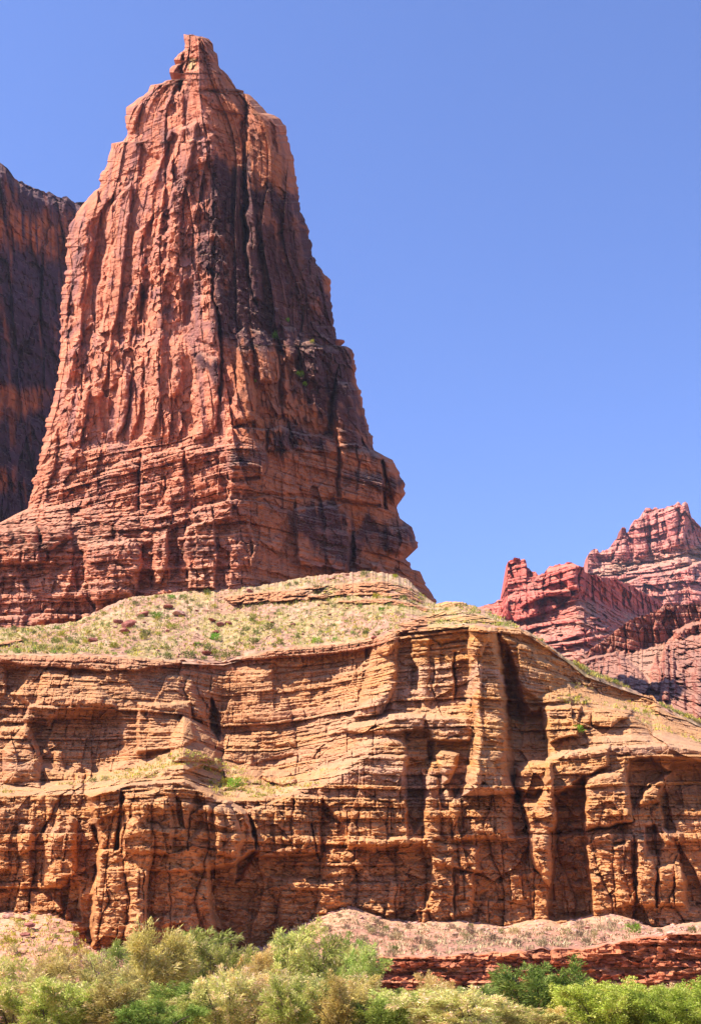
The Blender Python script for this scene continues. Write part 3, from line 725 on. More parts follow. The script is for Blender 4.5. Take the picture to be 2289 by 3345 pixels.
BUTTE_BLOCKS = [
 # spire and shoulders
 ([(600,110),(700,110),(712,215),(708,290),(650,300),(600,250)], 2.5, 5, 30),
 ([(612,190),(645,190),(640,225),(615,232)], -2.0, 5, 0),
 ([(560,195),(590,205),(590,270),(540,285)], 1.0, 5, 14),
 ([(588,185),(598,185),(600,250),(590,300),(584,280)], -4.0, 4, 0),
 ([(650,300),(720,300),(800,380),(700,350)], 1.5, 8, 20),
 # right hand buttress of the upper butte and the crease left of it
 ([(800,300),(930,380),(975,640),(985,720),(900,760),(830,820),(812,700),(806,500)], 5.0, 8, 60),
 ([(796,300),(812,420),(806,560),(806,640)], -4.0, 6, 0),
 ([(795,560),(806,640),(812,760),(804,830),(790,700)], -4.5, 6, 0),
 ([(885,400),(900,420),(905,500),(890,480)], -3.0, 6, 0),
 ([(806,560),(828,560),(836,700),(870,1000),(826,980),(806,820)], 2.5, 6, 15),
 # ledges on the left face
 ([(590,470),(690,440),(700,520),(600,560)], 1.6, 6, 0),
 ([(410,350),(470,330),(440,430),(416,440)], 2.0, 8, 25),
 ([(455,470),(520,520),(510,560),(460,590)], -3.0, 8, 0),
 ([(540,320),(600,280),(610,420),(560,560),(545,450)], 2.0, 10, 25),
 # flutes of the left face
 ([(330,690),(372,640),(352,800),(318,940),(300,1100),(262,1330),(240,1330),(275,1000),(300,850)], -3.0, 5, 0, -0.01),
 ([(560,430),(585,440),(530,620),(500,860),(480,1060),(455,1060),(478,800),(510,600)], -2.2, 5, 0, -0.01),
 ([(585,420),(645,400),(605,620),(580,900),(545,900),(560,620)], 2.2, 5, 0, 0.018),
 ([(385,640),(432,600),(408,850),(372,1100),(332,1300),(300,1300),(340,1000),(368,800)], 2.2, 5, 0, 0.018),
 ([(440,760),(472,740),(457,950),(420,1150),(393,1150),(425,950)], 1.7, 5, 0, 0.018),
 ([(500,1100),(530,1080),(525,1300),(500,1420),(480,1420)], 1.7, 5, 0, 0.018),
 ([(440,1180),(470,1160),(462,1330),(430,1440),(418,1430)], 1.6, 5, 0, 0.018),
 ([(250,1290),(290,1260),(270,1420),(225,1560),(200,1560)], 1.7, 5, 0, 0.018),
 ([(150,1450),(190,1400),(180,1540),(130,1640),(112,1640)], 1.6, 5, 0, 0.018),
 ([(655,560),(690,560),(700,700),(690,860),(660,820)], 1.4, 5, 0, 0.018),
 ([(540,560),(560,590),(545,760),(525,760)], -2.0, 6, 0),
 ([(600,930),(625,930),(630,1060),(605,1060)], -1.6, 8, 0),
 ([(300,720),(330,700),(345,800),(320,930),(295,930)], -3.0, 8, 0),
 ([(345,690),(385,650),(370,790),(345,800)], 2.5, 8, 18),
 ([(222,920),(250,920),(248,1040),(222,1030)], -2.5, 6, 0),
 ([(250,700),(290,720),(265,1000),(225,1000)], 2.0, 10, 20),
 ([(480,730),(500,700),(490,760),(460,850)], -2.5, 6, 0),
 ([(255,1100),(320,1050),(300,1250),(230,1280)], -2.0, 10, 0),
 ([(460,960),(480,950),(470,1020),(455,1060)], -2.0, 5, 0),
 # mid pillars round the crack
 ([(635,970),(700,960),(715,1020),(720,1080),(700,1130),(640,1110),(625,1050)], 2.6, 6, 30),
 ([(632,1170),(660,1150),(710,1175),(722,1260),(700,1420),(630,1440),(625,1300)], 3.2, 6, 30),
 ([(388,1230),(405,1212),(428,1225),(425,1310),(400,1420),(375,1430),(385,1320)], 3.2, 5, 16),
 ([(330,1290),(385,1250),(375,1400),(345,1420),(330,1380)], -1.8, 7, 0),
 ([(560,1090),(600,1120),(600,1300),(555,1300)], 1.8, 10, 24),
 # lower pillars on the shaded face
 ([(770,1090),(800,1070),(818,1110),(836,1250),(836,1370),(760,1400),(748,1340),(770,1270)], 4.6, 5, 22),
 ([(818,1075),(870,1078),(905,1120),(905,1180),(918,1240),(900,1260),(850,1250),(832,1180)], 4.2, 5, 24),
 ([(920,1200),(935,1195),(952,1260),(940,1320),(920,1290)], 2.4, 4, 12),
 ([(925,1060),(965,1070),(985,1110),(960,1200),(930,1160)], 3.2, 5, 22),
 ([(975,1110),(1020,1108),(1060,1140),(1040,1250),(985,1240)], 3.2, 5, 22),
 ([(895,1010),(912,1010),(920,1060),(885,1080)], 2.2, 4, 10),
 ([(905,1130),(925,1150),(935,1330),(915,1320)], -2.6, 4, 0),
 ([(1090,1250),(1110,1200),(1100,1240),(1080,1420),(1062,1420)], -4.0, 5, 0),
 ([(1094,1250),(1150,1248),(1170,1300),(1185,1460),(1098,1460),(1092,1340)], 4.2, 5, 24),
 # stepped band v 1390..1500 and its overhang
 ([(742,1400),(870,1400),(868,1500),(858,1555),(748,1565),(734,1470)], 3.4, 4, 0),
 ([(874,1400),(915,1396),(945,1405),(948,1470),(872,1470)], 3.0, 4, 14),
 ([(950,1412),(1090,1430),(1100,1480),(960,1470)], 1.8, 4, 0),
 ([(742,1520),(850,1530),(848,1568),(760,1580),(742,1570)], -1.6, 4, 0),
 ([(600,1500),(660,1480),(700,1560),(740,1620),(650,1620)], 1.2, 10, 0),
 ([(700,1500),(745,1500),(760,1640),(720,1600)], -2.5, 8, 0),
 # right part, noses
 ([(1108,1450),(1170,1450),(1250,1490),(1258,1600),(1250,1650),(1112,1630)], 2.6, 4, 0),
 ([(1165,1540),(1255,1560),(1258,1640),(1172,1620)], 0.9, 4, 0),
 ([(1256,1500),(1290,1510),(1326,1590),(1326,1612),(1290,1640),(1262,1560)], 4.0, 5, 20),
 ([(1270,1720),(1345,1720),(1365,1790),(1325,1815),(1262,1800)], 3.4, 5, 16),
 ([(1248,1500),(1258,1500),(1262,1660),(1250,1660)], -4.0, 4, 0),
 ([(960,1660),(1110,1650),(1150,1720),(1148,1830),(1130,1860),(985,1850),(970,1820)], 2.6, 4, 0),
 ([(1140,1740),(1160,1740),(1158,1860),(1140,1860)], -2.5, 5, 0),
 ([(1210,1840),(1232,1832),(1258,1860),(1260,1900),(1205,1900),(1202,1870)], 3.6, 4, 16),
 ([(800,1700),(812,1700),(842,1780),(832,1850),(822,1850),(826,1780)], 1.9, 3, 6),
 ([(765,1612),(980,1610),(1240,1650),(1240,1660),(980,1622),(765,1622)], -1.2, 3, 0),
 # left lower steps: terraces and fins
 ([(455,1500),(600,1450),(600,1640),(520,1700),(455,1680)], 2.0, 7, 0),
 ([(300,1560),(400,1500),(455,1520),(455,1700),(330,1720),(250,1680)], 3.6, 7, 40),
 ([(-330,1790),(0,1720),(120,1720),(125,1840),(-330,1850)], 3.6, 5, 0),
 ([(-330,1840),(0,1835),(60,1850),(110,1960),(60,2060),(-330,2080)], 1.6, 8, 0),
 ([(0,1730),(60,1722),(70,1835),(5,1840)], 1.4, 5, 16), ([(75,1730),(115,1728),(112,1840),(72,1840)], 1.2, 5, 12),
 ([(125,1765),(150,1780),(150,1830),(120,1840),(112,1800)], 1.8, 4, 10),
 ([(130,1660),(235,1655),(235,1760),(150,1800),(125,1740)], 4.6, 5, 30),
 ([(150,1600),(270,1580),(300,1640),(240,1660),(130,1665)], 2.2, 6, 0),
 ([(280,1780),(440,1760),(470,1800),(440,1960),(300,1970),(270,1860)], 4.8, 6, 50),
 ([(470,1780),(500,1770),(500,1920),(450,1930)], -2.5, 5, 0),
 ([(505,1770),(540,1740),(560,1800),(525,1910),(500,1900)], 2.2, 5, 14),
 ([(540,1740),(580,1720),(590,1860),(560,1890)], -2.2, 5, 0),
 ([(610,1720),(700,1700),(710,1800),(700,1925),(620,1920),(610,1800)], 3.6, 5, 0),
 ([(630,1660),(740,1640),(760,1620),(755,1690),(690,1710),(620,1700)], 2.4, 4, 0),
 ([(460,1700),(620,1650),(640,1690),(470,1730)], 1.8, 4, 0),
 ([(100,1900),(270,1840),(280,1960),(200,2030),(100,2040)], 1.6, 7, 0),
 ([(240,1960),(262,1950),(265,2020),(245,2030)], -1.4, 3, 0),
 ([(240,1870),(280,1830),(275,1900),(250,1940)], -2.2, 5, 0),
]
BUTTE_CRACKS = [
 ([(694,880),(700,980),(712,1040),(722,1120),(724,1240),(720,1300)], 4.5, 3.0),
 ([(804,830),(812,900),(828,960),(842,1000)], 4.5, 2.6),
 ([(790,400),(800,480),(795,600),(800,720),(804,830)], 6, 3.0),
 ([(905,1140),(910,1190)], 4, 2.0), ([(920,1290),(928,1340),(928,1380)], 3, 1.4), ([(985,1000),(980,1080)], 4, 1.4),
 ([(456,1480),(456,1660)], 4, 1.8), ([(1005,770),(1010,900)], 3, 1.0), ([(868,1405),(866,1480)], 4, 1.6), ([(1100,1400),(1104,1620)], 4, 1.4),
 ([(1168,1450),(1170,1600)], 3, 1.0), ([(605,1480),(598,1560)], 4, 1.2), ([(962,1640),(968,1800)], 3, .9), ([(540,1540),(535,1640)], 3, 1.), 
]
BED_B = Beds(40, 240, 0.7, 3.2, 13)
BED_BF = Beds(40, 240, 0.22, 0.7, 14)

def build_butte():
    vl, ul = mono(BL); vr, ur = mono(BR)
    v1 = np.arange(112, 2140, ST)
    nc = 640
    s = np.linspace(0, 1, nc)[None, :]
    s = 0.5 - 0.5 * np.cos(np.pi * (0.12 + 0.76 * s)); s = (s - s.min()) / (s.max() - s.min())
    amp = sstep(112, 150, v1)
    ULc = np.interp(v1, vl, ul) + amp * (7 * fbm(v1 / 23, v1 * 0, 4, 201) + 8 * (hsh((v1 / 13).astype(int), seed=203) - .5) + 8 * (hsh((v1 / 31).astype(int), seed=205) - .5))
    URc = np.interp(v1, vr, ur) + amp * (5 * fbm(v1 / 19, v1 * 0, 4, 202) + 8 * (hsh((v1 / 12).astype(int), seed=204) - .5) + 8 * (hsh((v1 / 29).astype(int), seed=206) - .5))
    for E, e0 in ((ULc, np.interp(v1, vl, ul)), (URc, np.interp(v1, vr, ur))):
        k9 = np.convolve(np.pad(e0, 12, mode='edge'), np.ones(25) / 25, 'valid')
        w = 1 / (1 + 2.2 * np.gradient(k9, v1) ** 2)          # no saw teeth where the edge runs nearly level
        E[:] = e0 + (E - e0) * w
    URc = np.maximum(URc, ULc + 12)
    U = (ULc[:, None] + (URc - ULc)[:, None] * s).astype(np.float32)
    V = np.repeat(v1[:, None], nc, 1).astype(np.float32)
    # small raggedness of the spire top
    top = 9 * (noise2(U / 14, U * 0, 210) - .4) * (1 - sstep(112, 180, V)); V = V + top
    up = np.interp(v1, *[np.array(q) for q in zip(*BU_P)])[:, None]
    yf = np.interp(v1, *[np.array(q) for q in zip(*BU_F)])[:, None]
    m = yf / F                                   # metres per photo pixel
    a = (U - up)
    spur = sstep(1640, 1760, V)
    kl = 0.88 * (1 - 0.72 * spur)                # how fast each face runs back
    kr = 0.95
    soft = 34.0
    back = np.where(a < 0, kl * (np.sqrt(a * a + soft ** 2) - soft), kr * (np.sqrt(a * a + soft ** 2) - soft)) * m
    Y = (yf + back).astype(np.float32)
    # edges roll away
    eL = (U - ULc[:, None]) * m; eR = (URc[:, None] - U) * m
    rl = 5.0 * (1 - sstep(1660, 1750, V)); rr = 5.0
    roll = rl * (1 - np.sqrt(np.clip(1 - (1 - np.clip(eL / 4.0, 0, 1)) ** 2, 0, 1))) + rr * (1 - np.sqrt(np.clip(1 - (1 - np.clip(eR / 4.0, 0, 1)) ** 2, 0, 1)))
    Y += roll
    x = kx(U, V) * Y; z = CAM_Z + kz(U, V) * Y
    S = a * m * np.where(a < 0, 1.2, 1.28)       # distance along the face
    Uw = U + 10 * fbm(S / 3.5, z / 4.5, 3, 221) + 4 * fbm(S / .9, z / 1.1, 2, 223)
    Vw = V + 9 * fbm(S / 3.5, z / 3.5, 3, 222) + 4 * fbm(S / .9, z / .9, 2, 224)
    D = np.zeros_like(U)
    for b in BUTTE_BLOCKS: block(D, Uw, Vw, *b)
    for c in BUTTE_CRACKS: crack(D, Uw, Vw, *c)
    lower = sstep(1380, 1480, V + 90 * fbm(S / 12, z / 30, 2, 226)) # thin bedded lower part
    ush = sstep(-10, 60, a)
    # tall flutes of the upper face
    sm = lambda q: np.convolve(np.pad(q, 60, mode='edge'), np.hanning(121) / np.hanning(121).sum(), 'valid')
    lean = np.where(a < 0, a / (up - sm(ULc)[:, None]) * 36, a / (sm(URc)[:, None] - up) * 32) * (1 - .35 * sstep(900, 150, V)).astype(np.float32)
    D += (1 - lower) * (1.6 * fbm(lean / 7.0, z / 45, 3, 231) + 2.6 * facet(lean / 6.0, z / 40, 232, .9, .02) + .75 * facet(lean / 1.9, z / 12, 233, .9) * (1.7 * noise2(S / 8, z / 16, 234)) + (.25 + 1.1 * sstep(-.2, .3, fbm(S / 8 + 7, z / 15, 3, 270))) * (1.0 * facet(S / 2.4, z / 4.4, 224, .9) + .8 * facet(S / .9, z / 1.5, 228, .9)))
    D += lower * (2.2 * facet(S / 4.5, z / 9, 229, .7) + 1.2 * facet(S / 2.0, z / 3.0, 227, .7)) * (1 - .4 * ush)
    c1, d1, f1 = cells(lean / 4.2 + .3 * fbm(S / 4, z / 14, 3, 234), 235, 0.9)
    D += (1 - 0.55 * lower) * (2.2 * (hsh(c1, seed=236) - .5) - 0.3 * sstep(-.1, .4, fbm(S / 5, z / 14, 2, 239)) * np.exp(-(d1 * 4.2 / .2) ** 2))
    # rough, scaly skin
    rg = np.clip(.25 + 1.3 * fbm(S / 7, z / 14, 3, 225), 0, 1)
    D += rg * (1 - 0.5 * lower) * (.9 * facet(S / 1.1, z / 1.6, 237, .9) + 0.45 * fbm(S / .55, z / 1.1, 4, 238))
    # beds
    zz = z + 0.9 * fbm(S / 14, z / 60, 2, 241) + .2 * fbm(S / 2, z / 4, 2, 242) + 0.035 * S * 0
    i1, t1, th = BED_B(zz); i2, t2, th2 = BED_BF(zz)
    h1 = hsh(i1, seed=15)
    bed = 2.2 * (h1 - .5) + 1.9 * (noise2(S / 4 + 31 * h1, i1 * 1.0, 243) - .5) + .6 * (1 - np.abs(2 * t1 - 1) ** 5 - .8)
    fine_ = .8 * (hsh(i2, seed=18) - .5) + .25 * (1 - np.abs(2 * t2 - 1) ** 4) + .5 * (noise2(S / 1.6, i2 * 5.0, 244) - .5)
    bm = np.clip(.12 + lower * (0.35 + .8 * noise2(S / 8, z / 7, 245)) * (1 - .6 * ush), 0, 1)
    D += bm * (bed + fine_)
    g1 = i1 // 2
    c2, d2, f2 = cells(S / 3.3 + .6 * hsh(g1, seed=25), 246, .8, g1)
    D += lower * (1.5 * (hsh(c2, g1, seed=27) - .5) - .4 * (hsh(c2, g1, seed=28) > .5) * np.exp(-(d2 * 3.3 / .16) ** 2)) * (0.75 - .35 * ush)
    D += lower * (.35 * fbm(S / 1.4, z / 1.1, 4, 247) + .7 * facet(S / 1.1, z / .8, 248, .8)) * (1 - .6 * ush)
    # slope breaks (left side terraces)
    D *= np.clip(np.minimum(eL, eR) / 1.5, 0.25, 1)
    Y2 = Y - D
    # ---- stone colour; sun and shade of the two faces partly painted in
    x2 = S; z2 = CAM_Z + kz(U, V) * Y2
    base = palette(i1, [(.43, .145, .07), (.46, .17, .09), (.39, .13, .065), (.44, .17, .09)], 33)
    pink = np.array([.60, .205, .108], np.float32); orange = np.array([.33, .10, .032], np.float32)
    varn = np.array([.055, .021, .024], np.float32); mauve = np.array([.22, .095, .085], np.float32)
    col = lerp3(base, np.broadcast_to(pink, base.shape), (.85 * (1 - lower) + .3 * lower) * (1 - sstep(0, 60, a)) * (0.55 + .45 * noise2(S / 6, z2 / 12, 251)))  # left face paled to strengthen its sunlight
    col = lerp3(col, np.broadcast_to(orange, base.shape), ush * (.35 + .5 * noise2(S / 8, z2 / 8, 252)))  # right face darkened to deepen its shade
    # dark desert varnish: speckled on the left face, heavy band on the right face
    sp = sstep(.0, .30, fbm(S / 1.9, z2 / 3.6, 5, 253)) * (1 - .65 * lower)
    spk = np.clip(0.45 + 1.2 * fbm(S / 11, z2 / 16, 3, 254), 0, 1) * (1 - ush)
    col = lerp3(col, np.broadcast_to(mauve, base.shape), .75 * sp * np.clip(spk + .25, 0, 1))
    sv = sstep(.08, .4, fbm(lean / 1.3, z2 / 26, 4, 271)) * (1 - ush) * (1 - .6 * lower)
    col = lerp3(col, np.broadcast_to(mauve, base.shape), .6 * sv)
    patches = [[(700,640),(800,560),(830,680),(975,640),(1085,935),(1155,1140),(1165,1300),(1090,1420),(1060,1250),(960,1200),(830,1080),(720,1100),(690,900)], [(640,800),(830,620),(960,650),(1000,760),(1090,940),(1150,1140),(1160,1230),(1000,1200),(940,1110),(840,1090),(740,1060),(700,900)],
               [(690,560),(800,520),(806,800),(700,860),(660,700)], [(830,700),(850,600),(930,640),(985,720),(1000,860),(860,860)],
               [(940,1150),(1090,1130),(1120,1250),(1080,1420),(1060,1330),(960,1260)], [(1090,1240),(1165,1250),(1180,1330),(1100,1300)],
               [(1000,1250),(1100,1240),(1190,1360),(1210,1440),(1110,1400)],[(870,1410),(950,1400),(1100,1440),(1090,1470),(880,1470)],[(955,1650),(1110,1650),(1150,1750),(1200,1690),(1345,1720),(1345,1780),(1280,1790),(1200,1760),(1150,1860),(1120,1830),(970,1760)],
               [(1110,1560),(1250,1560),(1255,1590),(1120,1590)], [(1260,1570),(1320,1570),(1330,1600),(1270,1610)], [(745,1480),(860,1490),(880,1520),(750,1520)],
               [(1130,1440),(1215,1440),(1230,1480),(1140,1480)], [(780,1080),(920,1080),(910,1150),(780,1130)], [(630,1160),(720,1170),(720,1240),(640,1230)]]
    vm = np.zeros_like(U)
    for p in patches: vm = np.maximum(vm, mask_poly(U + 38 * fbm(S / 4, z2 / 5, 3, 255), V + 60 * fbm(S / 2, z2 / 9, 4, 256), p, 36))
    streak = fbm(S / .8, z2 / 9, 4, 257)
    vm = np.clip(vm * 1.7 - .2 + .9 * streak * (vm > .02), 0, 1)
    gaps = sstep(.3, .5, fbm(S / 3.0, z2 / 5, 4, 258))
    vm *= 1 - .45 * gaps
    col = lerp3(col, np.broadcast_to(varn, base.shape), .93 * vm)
    st = sstep(.1, .5, fbm(S / .9, z2 / 10, 4, 259)) * (.25 + .35 * ush)
    col = lerp3(col, np.broadcast_to(np.array([.20, .085, .06], np.float32), base.shape), st * .8)
    bandst = sstep(.2, .5, fbm(S / 9, z2 / 1.0, 3, 260)) * lower * .5
    col = lerp3(col, np.broadcast_to(np.array([.25, .11, .085], np.float32), base.shape), bandst)
    tanl = sstep(.25, .6, fbm(S / 7, z2 / 3, 3, 262)) * lower * (1 - ush) * .4
    col = lerp3(col, np.broadcast_to(np.array([.52, .29, .17], np.float32), base.shape), tanl)
    # pale scar below the summit
    col = lerp3(col, np.broadcast_to(np.array([.50, .33, .14], np.float32), base.shape), .8 * mask_poly(U, V, [(614,190),(642,190),(638,222),(614,230)], 4))
    col *= (.84 + .32 * noise2(S / 1.2, z2 / 1.0, 261))[..., None]
    # ---- close the rock behind
    PL = lambda k, dy, f: np.stack([kx(U[:, k], V[:, k]) * Y2[:, k] * 1.0 + f, Y2[:, k] + dy, CAM_Z + kz(U[:, k], V[:, k]) * Y2[:, k]], -1)
    wid = (kx(U[:, -1], V[:, -1]) * Y2[:, -1] - kx(U[:, 0], V[:, 0]) * Y2[:, 0])
    cols = [PL(-1, 6, -wid * .02), PL(-1, 18, -wid * .2), PL(-1, 26, -wid * .45), PL(0, 24, wid * .3), PL(0, 8, wid * .04)]
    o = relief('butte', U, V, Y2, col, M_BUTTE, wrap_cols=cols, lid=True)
    tag(o, 'towering red sandstone butte with a spire on top and dark varnish on its shaded face', 'butte', kind='structure')
    return U, V, Y2


# ================================================================== SHADED CANYON WALL BEHIND, LEFT
def build_wall():
    us = np.arange(-330, 430, ST * 1.3)
    cr = [(-330, 380), (-200, 430), (-100, 470), (0, 533), (22, 547), (36, 560), (52, 588), (74, 592), (92, 606), (128, 620), (158, 632), (160, 627), (188, 640), (203, 650), (206, 643), (222, 641), (238, 655), (246, 664), (272, 660), (300, 662), (430, 690)]
    cv = np.interp(us, *[np.array(q, float) for q in zip(*cr)]) + 6 * (noise2(us / 9, us * 0, 301) - .5)
    nr = 430
    t = np.linspace(0, 1, nr)[:, None]
    U = np.repeat(us[None], nr, 0).astype(np.float32)
    V = (cv[None] + (1930 - cv)[None] * t).astype(np.float32)
    Y = (268 + (U + 330) * 0.105 - (V - 1100) * 0.006).astype(np.float32)
    Y -= 12 * (1 - sstep(1500, 1900, V)) * 0
    x = kx(U, V) * Y; z = CAM_Z + kz(U, V) * Y
    S = Y * 1.1
    D = 2.0 * fbm(S / 12, z / 40, 4, 311) + 3.4 * facet(S / 10, z / 30, 312, .8, .25) + 1.8 * facet(S / 3.5, z / 9, 313, .8, .1) + .9 * facet(S / 1.4, z / 2, 314, .8) + .8 * (hsh(np.floor(z / 2.6 + .6 * fbm(S / 9, z / 20, 2, 318)), seed=319) - .5)
    tops = 1 - sstep(0, 60, V - cv[None])
    D -= tops * 6 * (1 - sstep(0, 60, V - cv[None]))
    D += tops * (2.5 * fbm(S / 3, z / 2, 3, 316) + 3 * facet(S / 4, z / 3, 317, .8))
    i1 = np.floor(z / 3).astype(int)
    crack(D, U, V, [(140, 830), (138, 930), (132, 1000), (134, 1100)], 3, 2.0)
    Y2 = Y - D
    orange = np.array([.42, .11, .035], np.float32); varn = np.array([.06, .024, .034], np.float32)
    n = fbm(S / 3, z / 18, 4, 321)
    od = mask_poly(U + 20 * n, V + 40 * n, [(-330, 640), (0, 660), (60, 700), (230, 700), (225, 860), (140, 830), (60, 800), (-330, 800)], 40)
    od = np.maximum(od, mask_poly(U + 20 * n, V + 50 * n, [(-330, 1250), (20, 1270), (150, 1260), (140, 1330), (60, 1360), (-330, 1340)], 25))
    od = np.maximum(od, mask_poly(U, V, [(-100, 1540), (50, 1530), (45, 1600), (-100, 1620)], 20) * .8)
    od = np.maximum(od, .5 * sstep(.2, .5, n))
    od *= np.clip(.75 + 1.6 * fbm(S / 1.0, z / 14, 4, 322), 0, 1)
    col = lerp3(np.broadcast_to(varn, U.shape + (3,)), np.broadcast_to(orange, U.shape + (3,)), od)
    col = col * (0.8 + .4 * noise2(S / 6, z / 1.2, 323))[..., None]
    P0 = np.stack([kx(U[0], V[0]) * Y2[0], Y2[0], CAM_Z + kz(U[0], V[0]) * Y2[0]], -1)
    b = []
    for dx, dz in ((-4, 0.5), (-60, -4)):
        q = P0.copy(); q[:, 0] += dx; q[:, 1] += 4; q[:, 2] += dz; b.append(q)
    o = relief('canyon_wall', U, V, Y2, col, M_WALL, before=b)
    tag(o, 'shaded purple brown canyon wall behind the left edge of the butte', 'canyon wall', kind='structure')

# ================================================================== FAR MESAS
def far_relief(name, label, u0, u1, step, crest, foot, vb, Yc, Yf, Yb, seed, rough, cols, blocks=(), slopes=0.0, run=0.0, bedt=(2, 9), vsteep=None, jit=6, band=None, recol=None):
    us = np.arange(u0, u1, step)
    cv = np.interp(us, *[np.array(q, float) for q in zip(*crest)]) + jit * (noise2(us / 7, us * 0, seed) - .5) + jit * .6 * (hsh((us / 9).astype(int), seed=seed + 1) - .5)
    fv = np.interp(us, *[np.array(q, float) for q in zip(*foot)])
    fv = np.maximum(fv, cv + 6)
    nr = int((vb - cv.min()) / step)
    t = np.linspace(0, 1, nr)[:, None]
    U = np.repeat(us[None], nr, 0).astype(np.float32)
    V = (cv[None] + (vb - cv)[None] * t).astype(np.float32)
    yc = np.interp(us, *[np.array(q, float) for q in zip(*Yc)]); yf = np.interp(us, *[np.array(q, float) for q in zip(*Yf)]); yb = np.interp(us, *[np.array(q, float) for q in zip(*Yb)])
    w1 = np.clip((V - cv[None]) / (fv - cv)[None], 0, 1); w2 = np.clip((V - fv[None]) / (vb - fv)[None], 0, 1)
    Y = (yc[None] + (yf - yc)[None] * w1)
    Y = 1 / (1 / Y + (1 / yb - 1 / yf)[None] * w2)
    Y = Y.astype(np.float32)
    kn = np.hanning(31); kn /= kn.sum()
    Y = np.apply_along_axis(lambda q: np.convolve(np.pad(q, 15, mode='edge'), kn, 'valid'), 1, Y).astype(np.float32)
    k = Y.mean() / 200.0
    x = kx(U, V) * Y; z = CAM_Z + kz(U, V) * Y
    cl = 1 - sstep(-4, 14, V - fv[None])                      # 1 on the cliff, 0 on the slope below
    S = x + 0.5 * Y
    Uw = U + 5 * fbm(x / (3 * k), z / (3 * k), 3, seed + 2); Vw = V + 5 * fbm(x / (3 * k), z / (3 * k), 3, seed + 3)
    D = np.zeros_like(U)
    CB = np.zeros_like(U)
    for b in blocks:
        block(D, Uw, Vw, *b)
        if b[1] > 0: CB = np.maximum(CB, mask_poly(Uw, Vw, b[0], b[2]))
    cl = np.maximum(cl, CB)
    r = Beds(-60, 700, bedt[0], bedt[1], seed + 4)
    i1, t1, th = r(z + 1.2 * k * fbm(x / (12 * k), z / (40 * k), 2, seed + 5))
    bed = (hsh(i1, seed=seed + 6) - .5) * 2.2 + 1.6 * (noise2(x / (5 * k), i1 * 1., seed + 7) - .5) + .8 * (1 - np.abs(2 * t1 - 1) ** 5 - .8)
    D += rough * k * bed * (cl * .8 + (1 - cl) * slopes)
    lean = x
    c1, d1, f1 = cells(lean / (3.2 * k) + .3 * fbm(x / (5 * k), z / (9 * k), 3, seed + 8), seed + 9, .9)
    D += rough * k * cl * (2.6 * (hsh(c1, seed=seed + 10) - .5) + 1.3 * np.sqrt(np.clip(1 - (2 * f1 - 1) ** 2, 0, 1)))
    D += rough * k * cl * (3.0 * facet(x / (3.0 * k), z / (8 * k), seed + 11, .8, .3) + 1.8 * facet(x / (1.2 * k), z / (2.4 * k), seed + 12, .8) + .8 * fbm(x / (.6 * k), z / (.9 * k), 3, seed + 25))
    D += rough * k * (1 - cl) * (2.6 * fbm(x / (8 * k), z / (5 * k), 4, seed + 13, ridged=True) + 2.0 * facet(x / (2.6 * k), z / (1.3 * k), seed + 14, .9) + .9 * facet(x / (.9 * k), z / (.5 * k), seed + 24, .9))
    Y2 = Y - D
    n1 = noise2(x / (4 * k), z / (3 * k), seed + 15)
    rock = palette(i1, cols[0], seed + 16)
    stn = sstep(.1, .5, fbm(x / (1.2 * k), z / (7 * k), 4, seed + 17))
    rock = rock * (1 - .4 * stn[..., None])
    dirt = lerp3(np.broadcast_to(np.array(cols[1], np.float32), U.shape + (3,)), np.broadcast_to(np.array(cols[2], np.float32), U.shape + (3,)), sstep(.3, .7, n1))
    ledge = sstep(.3, .55, hsh(i1, seed=seed + 18)) * slopes
    w = np.clip(np.maximum(cl, ledge * .8), 0, 1)
    col = lerp3(dirt, rock, w) * (.75 + .5 * noise2(x / (.8 * k), z / (.6 * k), seed + 19))[..., None]
    if recol is not None: col = recol(col, U, V, x, z)
    P0 = np.stack([kx(U[0], V[0]) * Y2[0], Y2[0], CAM_Z + kz(U[0], V[0]) * Y2[0]], -1)
    b = []
    for dy, dz in ((3 * k, 0.1 * k), (14 * k, -3 * k), (50 * k, -60 * k)):
        q = P0.copy(); q[:, 1] += dy; q[:, 2] += dz; b.append(q)
    o = relief(name, U, V, Y2, col, M_FAR, before=b)
    return tag(o, label, 'mesa', kind='structure')

RED_COLS = ([(.45, .088, .06), (.40, .075, .052), (.48, .11, .075), (.42, .09, .065)], (.42, .12, .08), (.40, .17, .105))
PINK_COLS = ([(.46, .15, .11), (.41, .12, .095), (.49, .18, .135), (.45, .155, .12)], (.48, .25, .165), (.44, .27, .16))

